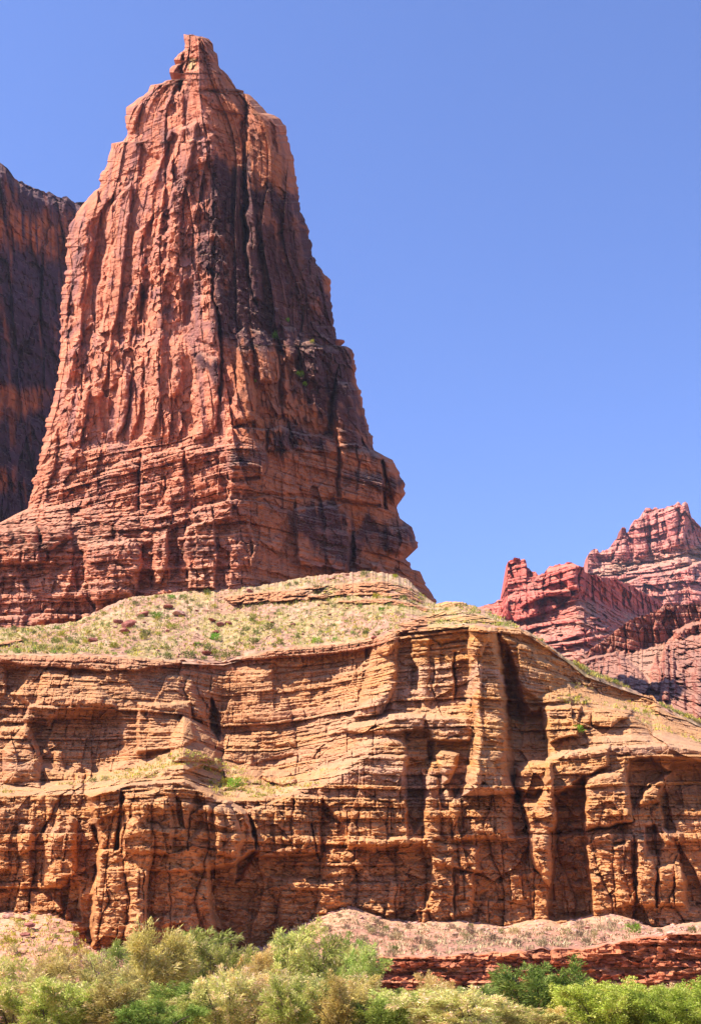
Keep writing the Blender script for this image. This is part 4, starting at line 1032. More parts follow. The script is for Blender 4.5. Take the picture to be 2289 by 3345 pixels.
def build_mesas():
    crestB = [(1440, 2010), (1500, 1992), (1560, 1986), (1580, 1978), (1625, 1962), (1640, 1956), (1648, 1910), (1657, 1870), (1656, 1848), (1654, 1838), (1660, 1832), (1674, 1830), (1677, 1822), (1688, 1820), (1697, 1824),
              (1699, 1834), (1702, 1826), (1712, 1824), (1718, 1832), (1720, 1850), (1732, 1862), (1748, 1868), (1756, 1880), (1762, 1876), (1776, 1872), (1784, 1858), (1796, 1848), (1830, 1843), (1862, 1839), (1880, 1843), (1906, 1850), (1908, 1868), (1930, 1876), (1975, 1886), (2020, 1896), (2060, 1915), (2100, 1935), (2140, 1955), (2170, 1978), (2300, 2030)]
    footB = [(1440, 2020), (1560, 2012), (1620, 2020), (1668, 2030), (1740, 2014), (1800, 1996), (1866, 1975), (1890, 1955), (1950, 1966), (2000, 1985), (2060, 2004), (2100, 2012), (2160, 1998), (2300, 2050)]
    blocksB = [([(1772, 1865), (1850, 1845), (1908, 1845), (1906, 1920), (1880, 1950), (1780, 1950), (1700, 1980), (1730, 1910)], 10, 4, 0),
               ([(1654, 1830), (1718, 1820), (1745, 1870), (1740, 1900), (1650, 1950), (1652, 1880)], -6, 5, 0),
               ([(1660, 1950), (1740, 1930), (1860, 1930), (1880, 1960), (1760, 2010), (1680, 2028), (1640, 2015)], 8, 4, 0),
               ([(1722, 1940), (1760, 1935), (1765, 2005), (1725, 2010)], 5, 4, 16),
               ([(1784, 1860), (1830, 1850), (1830, 1935), (1782, 1940)], 5, 4, 18), ([(1848, 1846), (1884, 1846), (1886, 1925), (1850, 1925)], 5, 4, 16),
               ([(1908, 1850), (1912, 1850), (1960, 1900), (2080, 1950), (2165, 1985), (2160, 2000), (2100, 2010), (2040, 1990), (1900, 1950)], -4, 4, 0),
               ([(1690, 2052), (1800, 2028), (1940, 2012), (1960, 2018), (1800, 2042), (1700, 2062)], 3.5, 3, 0),
               ([(1740, 2092), (1900, 2060), (1990, 2045), (1985, 2056), (1900, 2076), (1760, 2106)], 4.5, 3, 0),
               ([(1780, 2112), (1900, 2088), (1990, 2068), (1985, 2078), (1900, 2100), (1800, 2124)], 4.5, 3, 0)]
    far_relief('mesa', 'red stepped mesa with a knobbly twin spire, behind the tan cliff on the right', 1440, 2300, 1.7, crestB, footB, 2260,
               [(1440, 560), (1650, 560), (1900, 520), (1912, 525), (2170, 640), (2300, 700)], [(1440, 540), (1650, 530), (1890, 512), (1912, 520), (2170, 632), (2300, 690)],
               [(1440, 430), (2300, 430)], 400, .8, RED_COLS, blocksB, slopes=.5, bedt=(1.6, 6))
    crestC = [(1905, 1880), (1917, 1862), (1919, 1812), (1924, 1802), (1932, 1796), (1942, 1793), (1950, 1797), (1955, 1808), (1965, 1802), (1985, 1792), (1998, 1780), (2003, 1768), (2012, 1758), (2022, 1752), (2028, 1745), (2029, 1726), (2036, 1721), (2043, 1724), (2044, 1738), (2056, 1730), (2066, 1715), (2069, 1700), (2080, 1696), (2092, 1690),
              (2098, 1672), (2108, 1662), (2120, 1660), (2158, 1662), (2176, 1656), (2196, 1650), (2206, 1644), (2218, 1642), (2224, 1650), (2230, 1638), (2237, 1635), (2244, 1642), (2250, 1665), (2258, 1690), (2268, 1700), (2280, 1714), (2289, 1722), (2350, 1770), (2420, 1800), (2640, 1850)]
    footC = [(1905, 1890), (1920, 1866), (1960, 1848), (2040, 1832), (2100, 1818), (2160, 1808), (2240, 1792), (2300, 1776), (2420, 1820), (2640, 1880)]
    blocksC = [([(1900, 1885), (2060, 1868), (2140, 1850), (2200, 1840), (2210, 1870), (2100, 1885), (1990, 1892), (1920, 1892)], 5, 4, 0),
               ([(2040, 1900), (2100, 1880), (2200, 1870), (2300, 1830), (2640, 1830), (2640, 2000), (2170, 1985), (2100, 1950)], 16, 5, 0),
               ([(2160, 1890), (2205, 1880), (2215, 1970), (2165, 1975)], 8, 5, 22), ([(2240, 1880), (2300, 1870), (2300, 1970), (2245, 1975)], 8, 5, 26),
               ([(2115, 1900), (2145, 1895), (2150, 1960), (2115, 1960)], 6, 5, 14),
               ([(1920, 1800), (1952, 1796), (1950, 1850), (1922, 1858)], 6, 4, 12), ([(2000, 1770), (2050, 1750), (2062, 1800), (2050, 1830), (2005, 1835)], 8, 4, 26),
               ([(2224, 1640), (2244, 1640), (2250, 1700), (2235, 1780), (2215, 1760)], 8, 4, 14), ([(2070, 1700), (2110, 1665), (2120, 1740), (2110, 1815), (2070, 1820)], 7, 5, 22), ([(2180, 1660), (2212, 1650), (2215, 1780), (2170, 1800)], 7, 5, 18)]
    far_relief('mesa', 'highest pale pink mesa with a cliff crown at the far right, behind the red mesa', 1900, 2630, 1.7, crestC, footC, 2080,
               [(1900, 900), (2100, 900), (2240, 880), (2300, 900), (2640, 1000)], [(1900, 890), (2100, 885), (2240, 868), (2640, 980)], [(1900, 800), (2640, 800)], 500, .8, PINK_COLS, blocksC, slopes=.6, bedt=(2, 8))

def build_hill():
    crest = [(1800, 2200), (1850, 2172), (1874, 2156), (1900, 2142), (1930, 2118), (1950, 2104), (1974, 2090), (2000, 2066), (2024, 2050), (2044, 2032), (2084, 2016), (2130, 1998), (2160, 1985), (2168, 1972), (2180, 1976), (2230, 1974), (2289, 1972), (2640, 1940)]
    foot = [(1800, 2206), (2640, 1960)]
    def crag(u0, v0, w, h, d): return ([(u0 - w * .3, v0), (u0 + w * .3, v0 - 4), (u0 + w * .5, v0 + h), (u0 - w * .5, v0 + h)], d, 4, w * .45)
    bl = [([(1895, 2160), (1960, 2140), (2010, 2130), (2050, 2160), (2090, 2200), (2120, 2245), (2110, 2268), (2040, 2262), (1960, 2240), (1900, 2210)], 9, 5, 0),
          ([(2120, 2200), (2140, 2140), (2160, 2200), (2150, 2260), (2125, 2250)], 6, 5, 0),
          ([(2150, 2180), (2180, 2090), (2240, 2040), (2300, 2030), (2640, 2020), (2640, 2420), (2290, 2420), (2220, 2390), (2160, 2300)], 10, 6, 0),
          ([(2200, 2150), (2250, 2120), (2240, 2250), (2210, 2300)], -5, 6, 0), ([(2230, 2180), (2262, 2160), (2262, 2320), (2240, 2320)], -6, 5, 0),
          crag(1912, 2168, 20, 45, 4), crag(1935, 2166, 18, 55, 4), crag(1958, 2170, 16, 60, 5), crag(1978, 2160, 20, 80, 4), crag(2030, 2130, 30, 120, 5), crag(2060, 2190, 26, 70, 4), crag(2174, 2110, 24, 180, 6), crag(2196, 2100, 18, 150, 4), crag(2280, 2150, 34, 200, 6), crag(2220, 2060, 40, 60, 4),
          ([(2195, 2060), (2300, 2030), (2300, 2110), (2240, 2120), (2200, 2110)], 4, 4, 0), ([(2210, 2085), (2300, 2060), (2300, 2075), (2215, 2100)], -3, 3, 0)]
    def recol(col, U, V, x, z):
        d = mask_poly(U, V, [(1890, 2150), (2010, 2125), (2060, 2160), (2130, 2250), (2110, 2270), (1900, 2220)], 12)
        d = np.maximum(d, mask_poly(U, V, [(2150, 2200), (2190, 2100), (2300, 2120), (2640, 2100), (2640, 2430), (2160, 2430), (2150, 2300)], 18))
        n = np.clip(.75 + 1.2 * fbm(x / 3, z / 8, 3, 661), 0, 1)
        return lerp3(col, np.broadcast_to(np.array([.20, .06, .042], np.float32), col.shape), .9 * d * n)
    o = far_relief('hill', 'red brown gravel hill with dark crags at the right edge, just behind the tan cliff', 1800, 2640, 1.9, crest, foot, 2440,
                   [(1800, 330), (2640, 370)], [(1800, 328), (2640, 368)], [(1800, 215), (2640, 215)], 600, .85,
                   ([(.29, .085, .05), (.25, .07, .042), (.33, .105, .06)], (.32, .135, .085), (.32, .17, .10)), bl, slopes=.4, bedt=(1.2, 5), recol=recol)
    o['category'] = 'hill'

# ================================================================== GRAVEL TALUS AND RED LEDGE AT THE CLIFF FOOT
TL = [(-320, 2975), (0, 2980), (100, 2975), (150, 2970), (240, 3000), (268, 3060), (300, 3085), (420, 3100), (700, 3105), (860, 3088), (910, 3052), (960, 3022), (1060, 2978), (1140, 2950), (1190, 2966), (1250, 2992), (1330, 3006),
      (1400, 3000), (1490, 3001), (1650, 3028), (1720, 3006), (1780, 3001), (1830, 3016), (1900, 2996), (1980, 2976), (2050, 2992), (2130, 3028), (2289, 3006), (2620, 3000)]
LT = [(-320, 3210), (1000, 3190), (1150, 3150), (1250, 3128), (1384, 3134), (1623, 3120), (1810, 3112), (1945, 3108), (2072, 3076), (2289, 3058), (2620, 3050)]

def build_talus():
    us = np.arange(-500, 2900, ST)
    nr = 190
    tv = np.interp(us, *[np.array(q, float) for q in zip(*TL)]) + 4 * (noise2(us / 20, us * 0, 701) - .5)
    lv = np.interp(us, *[np.array(q, float) for q in zip(*LT)]) + 9 * (noise2(us / 26, us * 0, 702) - .5)
    lv = np.maximum(lv - 10 * sstep(1250, 1500, us), tv + 20)
    t = np.linspace(0, 1, nr)[:, None]
    U = np.repeat(us[None], nr, 0).astype(np.float32)
    V = (tv[None] + (3262 - tv)[None] * t).astype(np.float32)
    led = sstep(1080, 1260, U)
    yt = 120.5; yl = 97.0 - 6 * (1 - led); yb = 95.5 - 9 * (1 - led)
    w1 = np.clip((V - tv[None]) / (lv - tv)[None], 0, 1); w2 = np.clip((V - lv[None]) / (3262 - lv)[None], 0, 1)
    Y = 1 / (1 / yt + (1 / yl - 1 / yt) * w1 + (1 / yb - 1 / yl) * w2)
    Y = Y.astype(np.float32)
    x = kx(U, V) * Y; z = CAM_Z + kz(U, V) * Y
    R = sstep(-4, 3, V + 6 * fbm(x / 2, z / 2, 3, 711) - lv[None]) * led
    D = (1 - R) * (1.5 * fbm(x / 6, Y / 14, 3, 712, ridged=True) + .5 * fbm(x / 1.6, Y / 3, 4, 713) + .35 * facet(x / .9, Y / 1.6, 735, .9)) * sstep(0, .15, w1)
    i1, t1, th = Beds(-3, 12, .14, .5, 714)(z + .15 * fbm(x / 6, z / 9, 2, 715))
    c1, d1, f1 = cells(x / 1.5 + hsh(i1 // 2, seed=716), 717, .85, i1 // 2)
    c3, d3, f3 = cells(x / 4.2 + .4 * fbm(x / 3, z / 2, 2, 727), 728, .9)
    D += R * (.9 * (hsh(i1, seed=718) - .5) + .6 * (noise2(x / 1.4, i1 * 3., 719) - .5) + .4 * (hsh(c1, i1 // 2, seed=720) - .5)
              + 1.6 * (hsh(c3, seed=729) - .5) + .8 * facet(x / 1.6, z / .6, 721, .8) + .5 * facet(x / .5, z / .22, 722, .8) + .4 * fbm(x / .9, z / .5, 4, 723) + .5)
    # overhanging brow of the ledge
    D += .25 * R * (1 - sstep(14, 40, V - lv[None])) 
    Y2 = Y - D
    pink = np.array([.46, .215, .13], np.float32); tan = np.array([.49, .27, .15], np.float32); mauve = np.array([.31, .15, .10], np.float32)
    n = noise2(x / 4, Y / 5, 731)
    col = lerp3(np.broadcast_to(pink, U.shape + (3,)), np.broadcast_to(tan, U.shape + (3,)), np.clip(.9 * (1 - sstep(.05, .5, w1)) + .4 * (n - .5), 0, 1))
    col = lerp3(col, np.broadcast_to(mauve, col.shape), .8 * sstep(.45, .75, n) * sstep(.2, .5, w1) * led)
    col = col * (.72 + .56 * noise2(x / .22, Y / .5, 732))[..., None]
    rc = palette(i1, [(.46, .15, .065), (.50, .18, .08), (.40, .13, .06), (.50, .22, .11)], 733) * (.75 + .5 * noise2(x / .4, z / .2, 734))[..., None]
    col = lerp3(col, rc, R)
    P0 = np.stack([kx(U[-1], V[-1]) * Y2[-1], Y2[-1], CAM_Z + kz(U[-1], V[-1]) * Y2[-1]], -1)
    a = []
    for dy, dz in ((-1, -1.0), (-1.5, -4)):
        q = P0.copy(); q[:, 1] += dy; q[:, 2] += dz; a.append(q)
    o = relief('talus', U, V, Y2, col, M_TALUS, after=a)
    tag(o, 'pinkish gravel talus with a broken red ledge along the foot of the tan cliff', 'talus', kind='structure')
    return U, V, Y2, R

GROUND_Z = 1.0
def build_ground():
    gx = np.concatenate([[-12000, -4000, -1500, -600, -300], np.linspace(-120, 120, 161), [300, 600, 1500, 4000, 12000]])
    gy = np.concatenate([[-3000, -300, -60], np.linspace(0, 110, 90), [160, 300, 700, 2000, 6000, 14000]])
    X, Yg = np.meshgrid(gx, gy)
    near = (np.abs(X) < 130) & (Yg < 115) & (Yg > -1)
    Z = GROUND_Z + np.where(near, .25 * fbm(X / 6, Yg / 6, 3, 741) + .08 * fbm(X / 1.5, Yg / 1.5, 2, 742), 0) - np.where(Yg > 115, 2.5, 0)
    me = mesh_np('ground', np.stack([X, Yg, Z], -1).reshape(-1, 3), grid_quads(*X.shape)[:, ::-1], mat=plain_material('bank_sand', (.34, .22, .13), scale=3.0), smooth=True)
    tag(link('ground', me), 'sandy river bank under the tamarisk thicket', 'ground', kind='structure')

# ================================================================== PLANTS
def tube(paths, radii, sides=5):
    vs, qs, o = [], [], 0
    for p, r in zip(paths, radii):
        p = np.array(p); n = len(p)
        tng = np.gradient(p, axis=0); tng /= np.linalg.norm(tng, axis=1, keepdims=True) + 1e-9
        a = np.cross(tng, [0.31, 0.87, 0.12]); a /= np.linalg.norm(a, axis=1, keepdims=True) + 1e-9
        b = np.cross(tng, a)
        ang = np.arange(sides) * 2 * math.pi / sides
        ring = p[:, None] + (a[:, None] * np.cos(ang)[None, :, None] + b[:, None] * np.sin(ang)[None, :, None]) * np.array(r)[:, None, None]
        vs.append(ring.reshape(-1, 3)); qs.append(grid_quads(n, sides, True) + o); o += n * sides
    return np.concatenate(vs), np.concatenate(qs)

def strips(pos, dirs, ln, wd, rng):
    """thin leaf sprays: one pointed quad each"""
    n = len(pos)
    d = dirs / (np.linalg.norm(dirs, axis=1, keepdims=True) + 1e-9)
    s = np.cross(d, rng.normal(size=(n, 3))); s /= np.linalg.norm(s, axis=1, keepdims=True) + 1e-9
    ln = ln[:, None]; wd = wd[:, None]
    up = np.array([0, 0, -.18]) * ln
    v = np.stack([pos - d * ln * .1, pos + d * ln * .45 + s * wd + up * .2, pos + d * ln + up, pos + d * ln * .45 - s * wd + up * .2], 1)
    return v.reshape(-1, 3), np.arange(n * 4).reshape(-1, 4)

WOOD = None
def branch_path(rng, p, d, L, n, wob, grav=0.0):
    pts = [p.copy()]
    d = d / np.linalg.norm(d)
    for k in range(n):
        d = d + rng.normal(size=3) * wob + np.array([0, 0, grav]); d /= np.linalg.norm(d)
        p = p + d * L / n; pts.append(p.copy())
    return pts, d

def tamarisk_proto(seed, cols, n_stem=6, n_sub=9, plumes=3, per=46, ln=(.12, .30), wd=.012, height=3.6, spread=.55, openness=0.0, stem_r=.045, trunk_h=0.0, wide=.26):
    """returns wood mesh and crown mesh, base at the origin, about `height` tall"""
    rng = np.random.default_rng(seed)
    paths, radii, P, Dv, K, Rr = [], [], [], [], [], []
    for s in range(n_stem):
        az = 2 * math.pi * (s + rng.random() * .8) / n_stem
        tilt = spread * (.35 + .75 * rng.random())
        d = np.array([math.cos(az) * tilt, math.sin(az) * tilt, 1.0])
        p0 = np.array([math.cos(az) * .1, math.sin(az) * .1, -0.1])
        L = height * (.72 + .22 * rng.random())
        pts, de = branch_path(rng, p0, d, L, 8, .10, .03)
        paths.append(pts); radii.append(np.linspace(stem_r, stem_r * .25, len(pts)) * (.7 + .5 * rng.random()))
        for b in range(n_sub):
            f = (.10 + trunk_h + (.90 - trunk_h) * (b + rng.random()) / n_sub)
            q = f * 8; k = min(int(q), 7); pos = np.array(pts[k]) * (1 - (q - k)) + np.array(pts[k + 1]) * (q - k)
            out = np.array([math.cos(az), math.sin(az), 0]) * .6 + rng.normal(size=3) * .75
            out[2] = abs(out[2]) * .55 + .25
            bl = height * (.17 + .20 * rng.random()) * (1.15 - .5 * f)
            sp, sd = branch_path(rng, pos, out, bl, 4, .16, .05)
            paths.append(sp); radii.append(np.linspace(stem_r * .32, stem_r * .1, len(sp)))
            if rng.random() < openness: continue
            for m in range(plumes):
                e = np.array(sp[2 + m % 3]) + rng.normal(size=3) * .06
                pd = sd * .5 + rng.normal(size=3) * .55 + np.array([0, 0, .55]); pd /= np.linalg.norm(pd)
                pl = (.35 + .5 * rng.random()) * height / 3.6
                N = int(per * (.6 + .8 * rng.random()))
                tt = rng.random(N)
                off = rng.normal(size=(N, 3)) * (wide * .5 * np.sin(np.pi * np.clip(tt * .85 + .12, 0, 1)))[:, None] * (height / 3.6)
                P.append(e + pd[None] * (tt * pl)[:, None] + off)
                Dv.append(pd[None] * .9 + off * 2.2 + rng.normal(size=(N, 3)) * .35)
                K.append(np.full(N, rng.random())); Rr.append(tt)
    P = np.concatenate(P); Dv = np.concatenate(Dv); K = np.concatenate(K); Rr = np.concatenate(Rr)
    N = len(P)
    v, q = strips(P, Dv, rng.uniform(ln[0], ln[1], N) * height / 3.6, np.full(N, wd) * (.7 + .8 * rng.random(N)), rng)
    c = np.array(cols, np.float32)                     # green, light, tip
    hz = np.clip(P[:, 2] / height, 0, 1.1)
    a = np.clip(.15 + .55 * K + .4 * (Rr - .5) + .3 * (hz - .5), 0, 1)[:, None]
    cc = c[0] + (c[1] - c[0]) * a
    tip = (rng.random(N) < (.08 + .34 * K ** 2) * (Rr > .35))[:, None]
    cc = np.where(tip, c[2] + (cc - c[2]) * .25, cc)
    cc = cc * (.72 + .56 * rng.random((N, 1)))
    wv, wq = tube(paths, radii)
    return wv, wq, v, q, np.repeat(cc, 4, 0)

def bush_proto(seed, n, cols, hgt=.8, rad=.6, ln=.32, wd=.022):
    rng = np.random.default_rng(seed)
    az = rng.random(n) * 2 * math.pi; rr = np.sqrt(rng.random(n)) * rad * .75; hh = rng.random(n) ** .8 * hgt * .8
    lob = .75 + .35 * np.sin(az * 3 + seed) + .15 * np.sin(az * 5 + 2 * seed)
    dome = np.sqrt(np.clip(1 - (hh / hgt) ** 2, .05, 1))
    P = np.stack([np.cos(az) * rr * lob * dome, np.sin(az) * rr * lob * dome, hh * (.75 + .25 * lob)], -1)
    D = np.stack([np.cos(az) * .7, np.sin(az) * .7, np.full(n, .8)], -1) + rng.normal(size=(n, 3)) * .4
    v, q = strips(P, D, ln * (.5 + .8 * rng.random(n)), wd * (.6 + .9 * rng.random(n)), rng)
    c = np.array(cols, np.float32)
    t = np.clip(.5 * rng.random(n) + .5 * hh / hgt, 0, 1)[:, None]
    cc = (c[0] + (c[1] - c[0]) * t) * (.75 + .5 * rng.random((n, 1)))
    return v, q, np.repeat(cc, 4, 0)

def crown_mesh(name, v, q, cc, mat):
    me = mesh_np(name, v, q, mat=mat)
    set_attr(me, 'Col', 'FLOAT_COLOR', np.concatenate([np.clip(cc, 0, 1), np.ones((len(cc), 1))], -1))
    return me

def lookup(R, u, v):
    """world point of a relief surface seen at photo pixel (u, v)"""
    U, V, Y = R[0], R[1], R[2]
    k = np.argmin((U - u) ** 2 + (V - v) ** 2)
    i, j = np.unravel_index(k, U.shape)
    return pt(U[i, j], V[i, j], Y[i, j])

def build_plants():
    leaf = leaf_material('tamarisk_foliage'); bleaf = leaf_material('desert_foliage', .2)
    wood = plain_material('dark_bark', (.075, .05, .035), scale=9)
    G = {  # look -> colours: base tone, yellower tone, tips
     'green': ((.20, .26, .06), (.43, .45, .14), (.62, .48, .28)),
     'olive': ((.28, .30, .08), (.54, .50, .18), (.68, .50, .31)),
     'straw': ((.38, .31, .10), (.68, .55, .22), (.74, .55, .34)),
     'pink':  ((.31, .30, .10), (.60, .48, .22), (.78, .48, .42)),
     'dead':  ((.20, .12, .09), (.36, .22, .17), (.50, .32, .27)),
     'dark':  ((.07, .11, .025), (.20, .26, .06), (.34, .36, .12)),
     'bright': ((.24, .31, .05), (.50, .52, .12), (.62, .58, .22)),
    }
    protos = {}
    sd = 800
    for look in ('green', 'olive', 'straw', 'pink'):
        protos[look] = [tamarisk_proto(sd + k, G[look], n_stem=6, n_sub=8, plumes=3, per=120, wd=.016, wide=.24, openness=.12) for k in range(3)]; sd += 10
    protos['dark'] = [tamarisk_proto(sd + k, G['dark'], n_stem=6, n_sub=9, plumes=3, per=110, wd=.017, wide=.26, stem_r=.08, spread=.75, openness=.15) for k in range(2)]; sd += 10
    protos['bright'] = [tamarisk_proto(sd + k, G['bright'], n_stem=8, n_sub=9, plumes=3, per=110, ln=(.07, .14), wd=.022, wide=.26) for k in range(2)]; sd += 10
    protos['dead'] = [tamarisk_proto(sd + k, G['dead'], n_stem=9, n_sub=11, plumes=1, per=26, wd=.012, stem_r=.04, spread=.8, openness=.6) for k in range(2)]; sd += 10
    protos['tree'] = [tamarisk_proto(sd, G['straw'], n_stem=3, n_sub=16, plumes=4, per=75, wd=.016, stem_r=.085, trunk_h=.34, spread=.34)]; sd += 10
    protos['bare'] = [tamarisk_proto(sd, G['green'], n_stem=2, n_sub=16, plumes=3, per=60, wd=.017, stem_r=.085, trunk_h=.05, spread=.22, openness=.25)]; sd += 10
    meshes = {}
    for look, L in protos.items():
        meshes[look] = []
        for k, (wv, wq, v, q, cc) in enumerate(L):
            wm = mesh_np('trunk', wv, wq, mat=wood, smooth=True)
            meshes[look].append((wm, crown_mesh('crown', v, q, cc, leaf), float(np.percentile(v[:, 2], 99.3))))
    LOOKT = {'green': 'soft green', 'olive': 'olive green', 'straw': 'straw yellow', 'pink': 'pink-tipped', 'dark': 'dark green', 'bright': 'bright yellow-green', 'dead': 'bare reddish-brown dead',
             'tree': 'tall straw yellow', 'bare': 'thin open'}
    LAND = [(-400, 'at the left edge'), (60, 'below the stacked red rocks'), (210, 'below the buttress corner'), (400, 'left of the tall straw tree'), (520, 'beside the tall straw tree'),
            (640, 'under the shaded buttress wall'), (790, 'under the dark wall recess'), (930, 'left of the thin open tree'), (1080, 'right of the thin open tree'), (1220, 'where the red ledge begins'),
            (1370, 'well left of the round dark tree'), (1560, 'touching the round dark tree'), (1720, 'before the round dark tree'), (1880, 'right of the round dark tree'), (2040, 'under the red ledge'), (2180, 'at the right edge')]
    used = {}
    def plant(look, u, vtop, Y, wide=1.0, label=None, name='tamarisk', cat='shrub'):
        k = rnd.randrange(len(meshes[look]))
        wm, cm, ht = meshes[look][k]
        x = float(kx(u, vtop)) * Y; zt = CAM_Z + float(kz(u, vtop)) * Y
        s = (zt - GROUND_Z) / ht
        if label is None:
            row = 'at the very front' if Y < 39.5 else 'in the front row' if Y < 46 else 'in the second row' if Y < 56 else 'in the third row' if Y < 70 else 'in the back row'
            land = [t for a, t in LAND if u >= a][-1]
            label = f'{LOOKT[look]} tamarisk {row}, {land}'
        while label in used:                      # two neighbours of one look: say which
            used[label] += 1
            label = label.replace(' tamarisk', [' fuller tamarisk', ' rightmost tamarisk', ' lower tamarisk'][min(used[label] - 1, 2)], 1)
        used[label] = 0
        o = thing(name, label, cat, (x, Y, GROUND_Z - .05), rnd.random() * 6.28, 'tamarisk thicket on the river bank')
        o.scale = (max(s, .62) * wide, max(s, .62) * wide, max(s, (.28 if (abs(u - 535) < 110 and Y < 48) else .45) if u < 1200 else (.2 if abs(u - 1745) < 170 and Y < 44.5 else rnd.uniform(.29, .44))))
        link('trunk', wm, o); link('crown', cm, o)
        return o
    # special ones first
    plant('tree', 535, 3030, 49, .95, 'tall straw yellow tamarisk with a dark trunk, highest above the thicket', 'tamarisk', 'tree')
    plant('bare', 1062, 3046, 50, .85, 'thin open tamarisk with dark bare branches and green tufts, right of the buttress', 'tamarisk', 'tree')
    plant('dark', 1745, 3140, 45, 1.4, 'round dark green tamarisk with dark branches below the red ledge', 'tamarisk', 'tree')
    rows = [
     (80, [(-60,3120,'green'),(70,3150,'olive'),(190,3160,'straw'),(330,3150,'olive'),(430,3140,'green'),(640,3105,'green'),(760,3130,'olive'),(850,3100,'green'),(930,3085,'olive'),(1010,3120,'green'),(1130,3125,'straw'),(1230,3170,'green'),(2230,3200,'straw'),(2330,3190,'olive')]),
     (63, [(-20,3170,'olive'),(110,3165,'pink'),(240,3160,'straw'),(385,3120,'dead'),(370,3190,'olive'),(470,3150,'green'),(620,3140,'olive'),(730,3120,'green'),(830,3150,'straw'),(960,3150,'green'),(1160,3120,'green'),(1270,3160,'green'),(1410,3155,'straw'),(1530,3210,'olive'),(1640,3205,'olive'),(1880,3215,'olive'),(1990,3230,'straw'),(2110,3205,'green'),(2200,3190,'pink'),(2300,3180,'pink')]),
     (50, [(-50,3210,'green'),(80,3215,'pink'),(210,3215,'dead'),(320,3230,'pink'),(440,3240,'straw'),(640,3205,'green'),(760,3190,'straw'),(880,3210,'straw'),(990,3225,'pink'),(1110,3205,'green'),(1230,3190,'green'),(1350,3215,'olive'),(1470,3240,'straw'),(1590,3240,'green'),(1860,3235,'green'),(1980,3250,'bright'),(2110,3240,'olive'),(2230,3235,'dead'),(2340,3220,'olive')]),
     (42, [(-20,3270,'pink'),(120,3275,'olive'),(250,3250,'dead'),(400,3280,'green'),(540,3290,'olive'),(660,3270,'dark'),(790,3275,'straw'),(920,3270,'pink'),(1050,3275,'green'),(1180,3265,'pink'),(1310,3275,'green'),(1430,3285,'straw'),(1560,3290,'olive'),(1680,3285,'dark'),(1800,3290,'green'),(1920,3270,'bright'),(2040,3255,'bright'),(2160,3265,'bright'),(2290,3250,'bright')]),
     (36.5, [(u0, 3312 + (u0 * 7) % 23 + (30 if u0 > 1250 else 0), ['pink','green','olive','straw','dark','green','pink'][(u0 // 105) % 7] if u0 < 1880 else 'bright') for u0 in range(-30, 2400, 105)]),
    ]
    for Y, L in rows:
        for u, v, look in L:
            if abs(u - 535) < 110 and Y < 70: v = max(v, 3262)      # leave the single trees free
            if abs(u - 1745) < 150 and Y < 47: v = max(v, 3300)
            if abs(u - 1062) < 80 and Y < 55: v = max(v, 3250)
            plant(look, u + rnd.uniform(-25, 25), v + (-12 + (rnd.uniform(-58, 48) if Y > 46 else rnd.uniform(-45, 30)) if u < 1200 else max(v + 30 + rnd.uniform(-14, 16), 3232 + rnd.uniform(-8, 12) if look != 'straw' or Y > 70 else 3150) - v), Y * rnd.uniform(.94, 1.06), rnd.uniform(.78, 1.2))
    # ---- small desert bushes
    BK = {'sage green': ((.09, .10, .03), (.23, .24, .07)), 'yellow green': ((.20, .21, .035), (.42, .39, .07)), 'straw coloured': ((.26, .21, .10), (.50, .42, .22)), 'grey brown': ((.16, .11, .07), (.32, .24, .15)), 'fresh green': ((.10, .20, .03), (.26, .40, .07))}
    bm = {}
    for k, (nm, c) in enumerate(BK.items()):
        bm[nm] = []
        for j in range(2):
            v, q, cc = bush_proto(900 + 7 * k + j, 190, c)
            bm[nm].append(crown_mesh('bush', v, q, cc, bleaf))
    def bush(kind, p, s, label, group, sz=1.0):
        me = bm[kind][rnd.randrange(2)]
        o = link('bush', me)
        o.location = (p[0], p[1], p[2] - .06 * s)
        o.rotation_euler = (0, 0, rnd.random() * 6.28); o.scale = (s, s, s * sz)
        return tag(o, label, 'bush', group)
    def pick(R, ok, n, rng, w=None):
        idx = np.argwhere(ok)
        sel = idx[rng.choice(len(idx), n, replace=False, p=w)]
        return [pt(R[0][i, j], R[1][i, j], R[2][i, j]) for i, j in sel]
    U, V, Y, RK = SLOPE
    def foot_v(u): return np.interp(u, FT[:, 0], FT[:, 1])
    ok = (U > 0) & (U < 1330) & (RK < .2) & (V > foot_v(U) + 6) & (V < rim_v(U) - 4)
    ar = np.argwhere(ok)
    for p in pick(SLOPE, ok, 175, RNG):
        kd = rnd.choice(['sage green'] * 5 + ['yellow green'] * 2 + ['straw coloured'] * 1 + ['fresh green'] * 1)
        bush(kd, p, rnd.choice([.55, .7, .8, .9, 1.1, 1.5]) * rnd.uniform(.85, 1.15), f'{kd} desert bush dotted on the sandy slope under the butte', f'{kd} bushes on the sandy slope', .85)
    ok2 = (U > 1340) & (U < 2289) & (RK < .2) & (V > foot_v(U) + 3) & (V < rim_v(U) - 3)
    for p in pick(SLOPE, ok2, 14, RNG):
        kd = rnd.choice(['yellow green', 'straw coloured'])
        bush(kd, p, rnd.uniform(.6, .9), f'{kd} tuft on the sandy brow of the tan cliff right of the butte', f'{kd} tufts on the cliff brow', .8)
    U, V, Y, RK = TALUS
    okT = (RK < .1) & (U > 0) & (U < 2289) & (V < 3150) & (V > np.interp(U, *[np.array(q, float) for q in zip(*TL)]) + 22)
    left = okT & (U < 330)
    for p in pick(TALUS, left, 16, RNG):
        kd = rnd.choice(['sage green', 'straw coloured', 'yellow green'])
        bush(kd, p, rnd.uniform(.5, .95), f'{kd} bush on the gravel fan left of the shaded buttress', f'{kd} bushes on the left gravel fan')
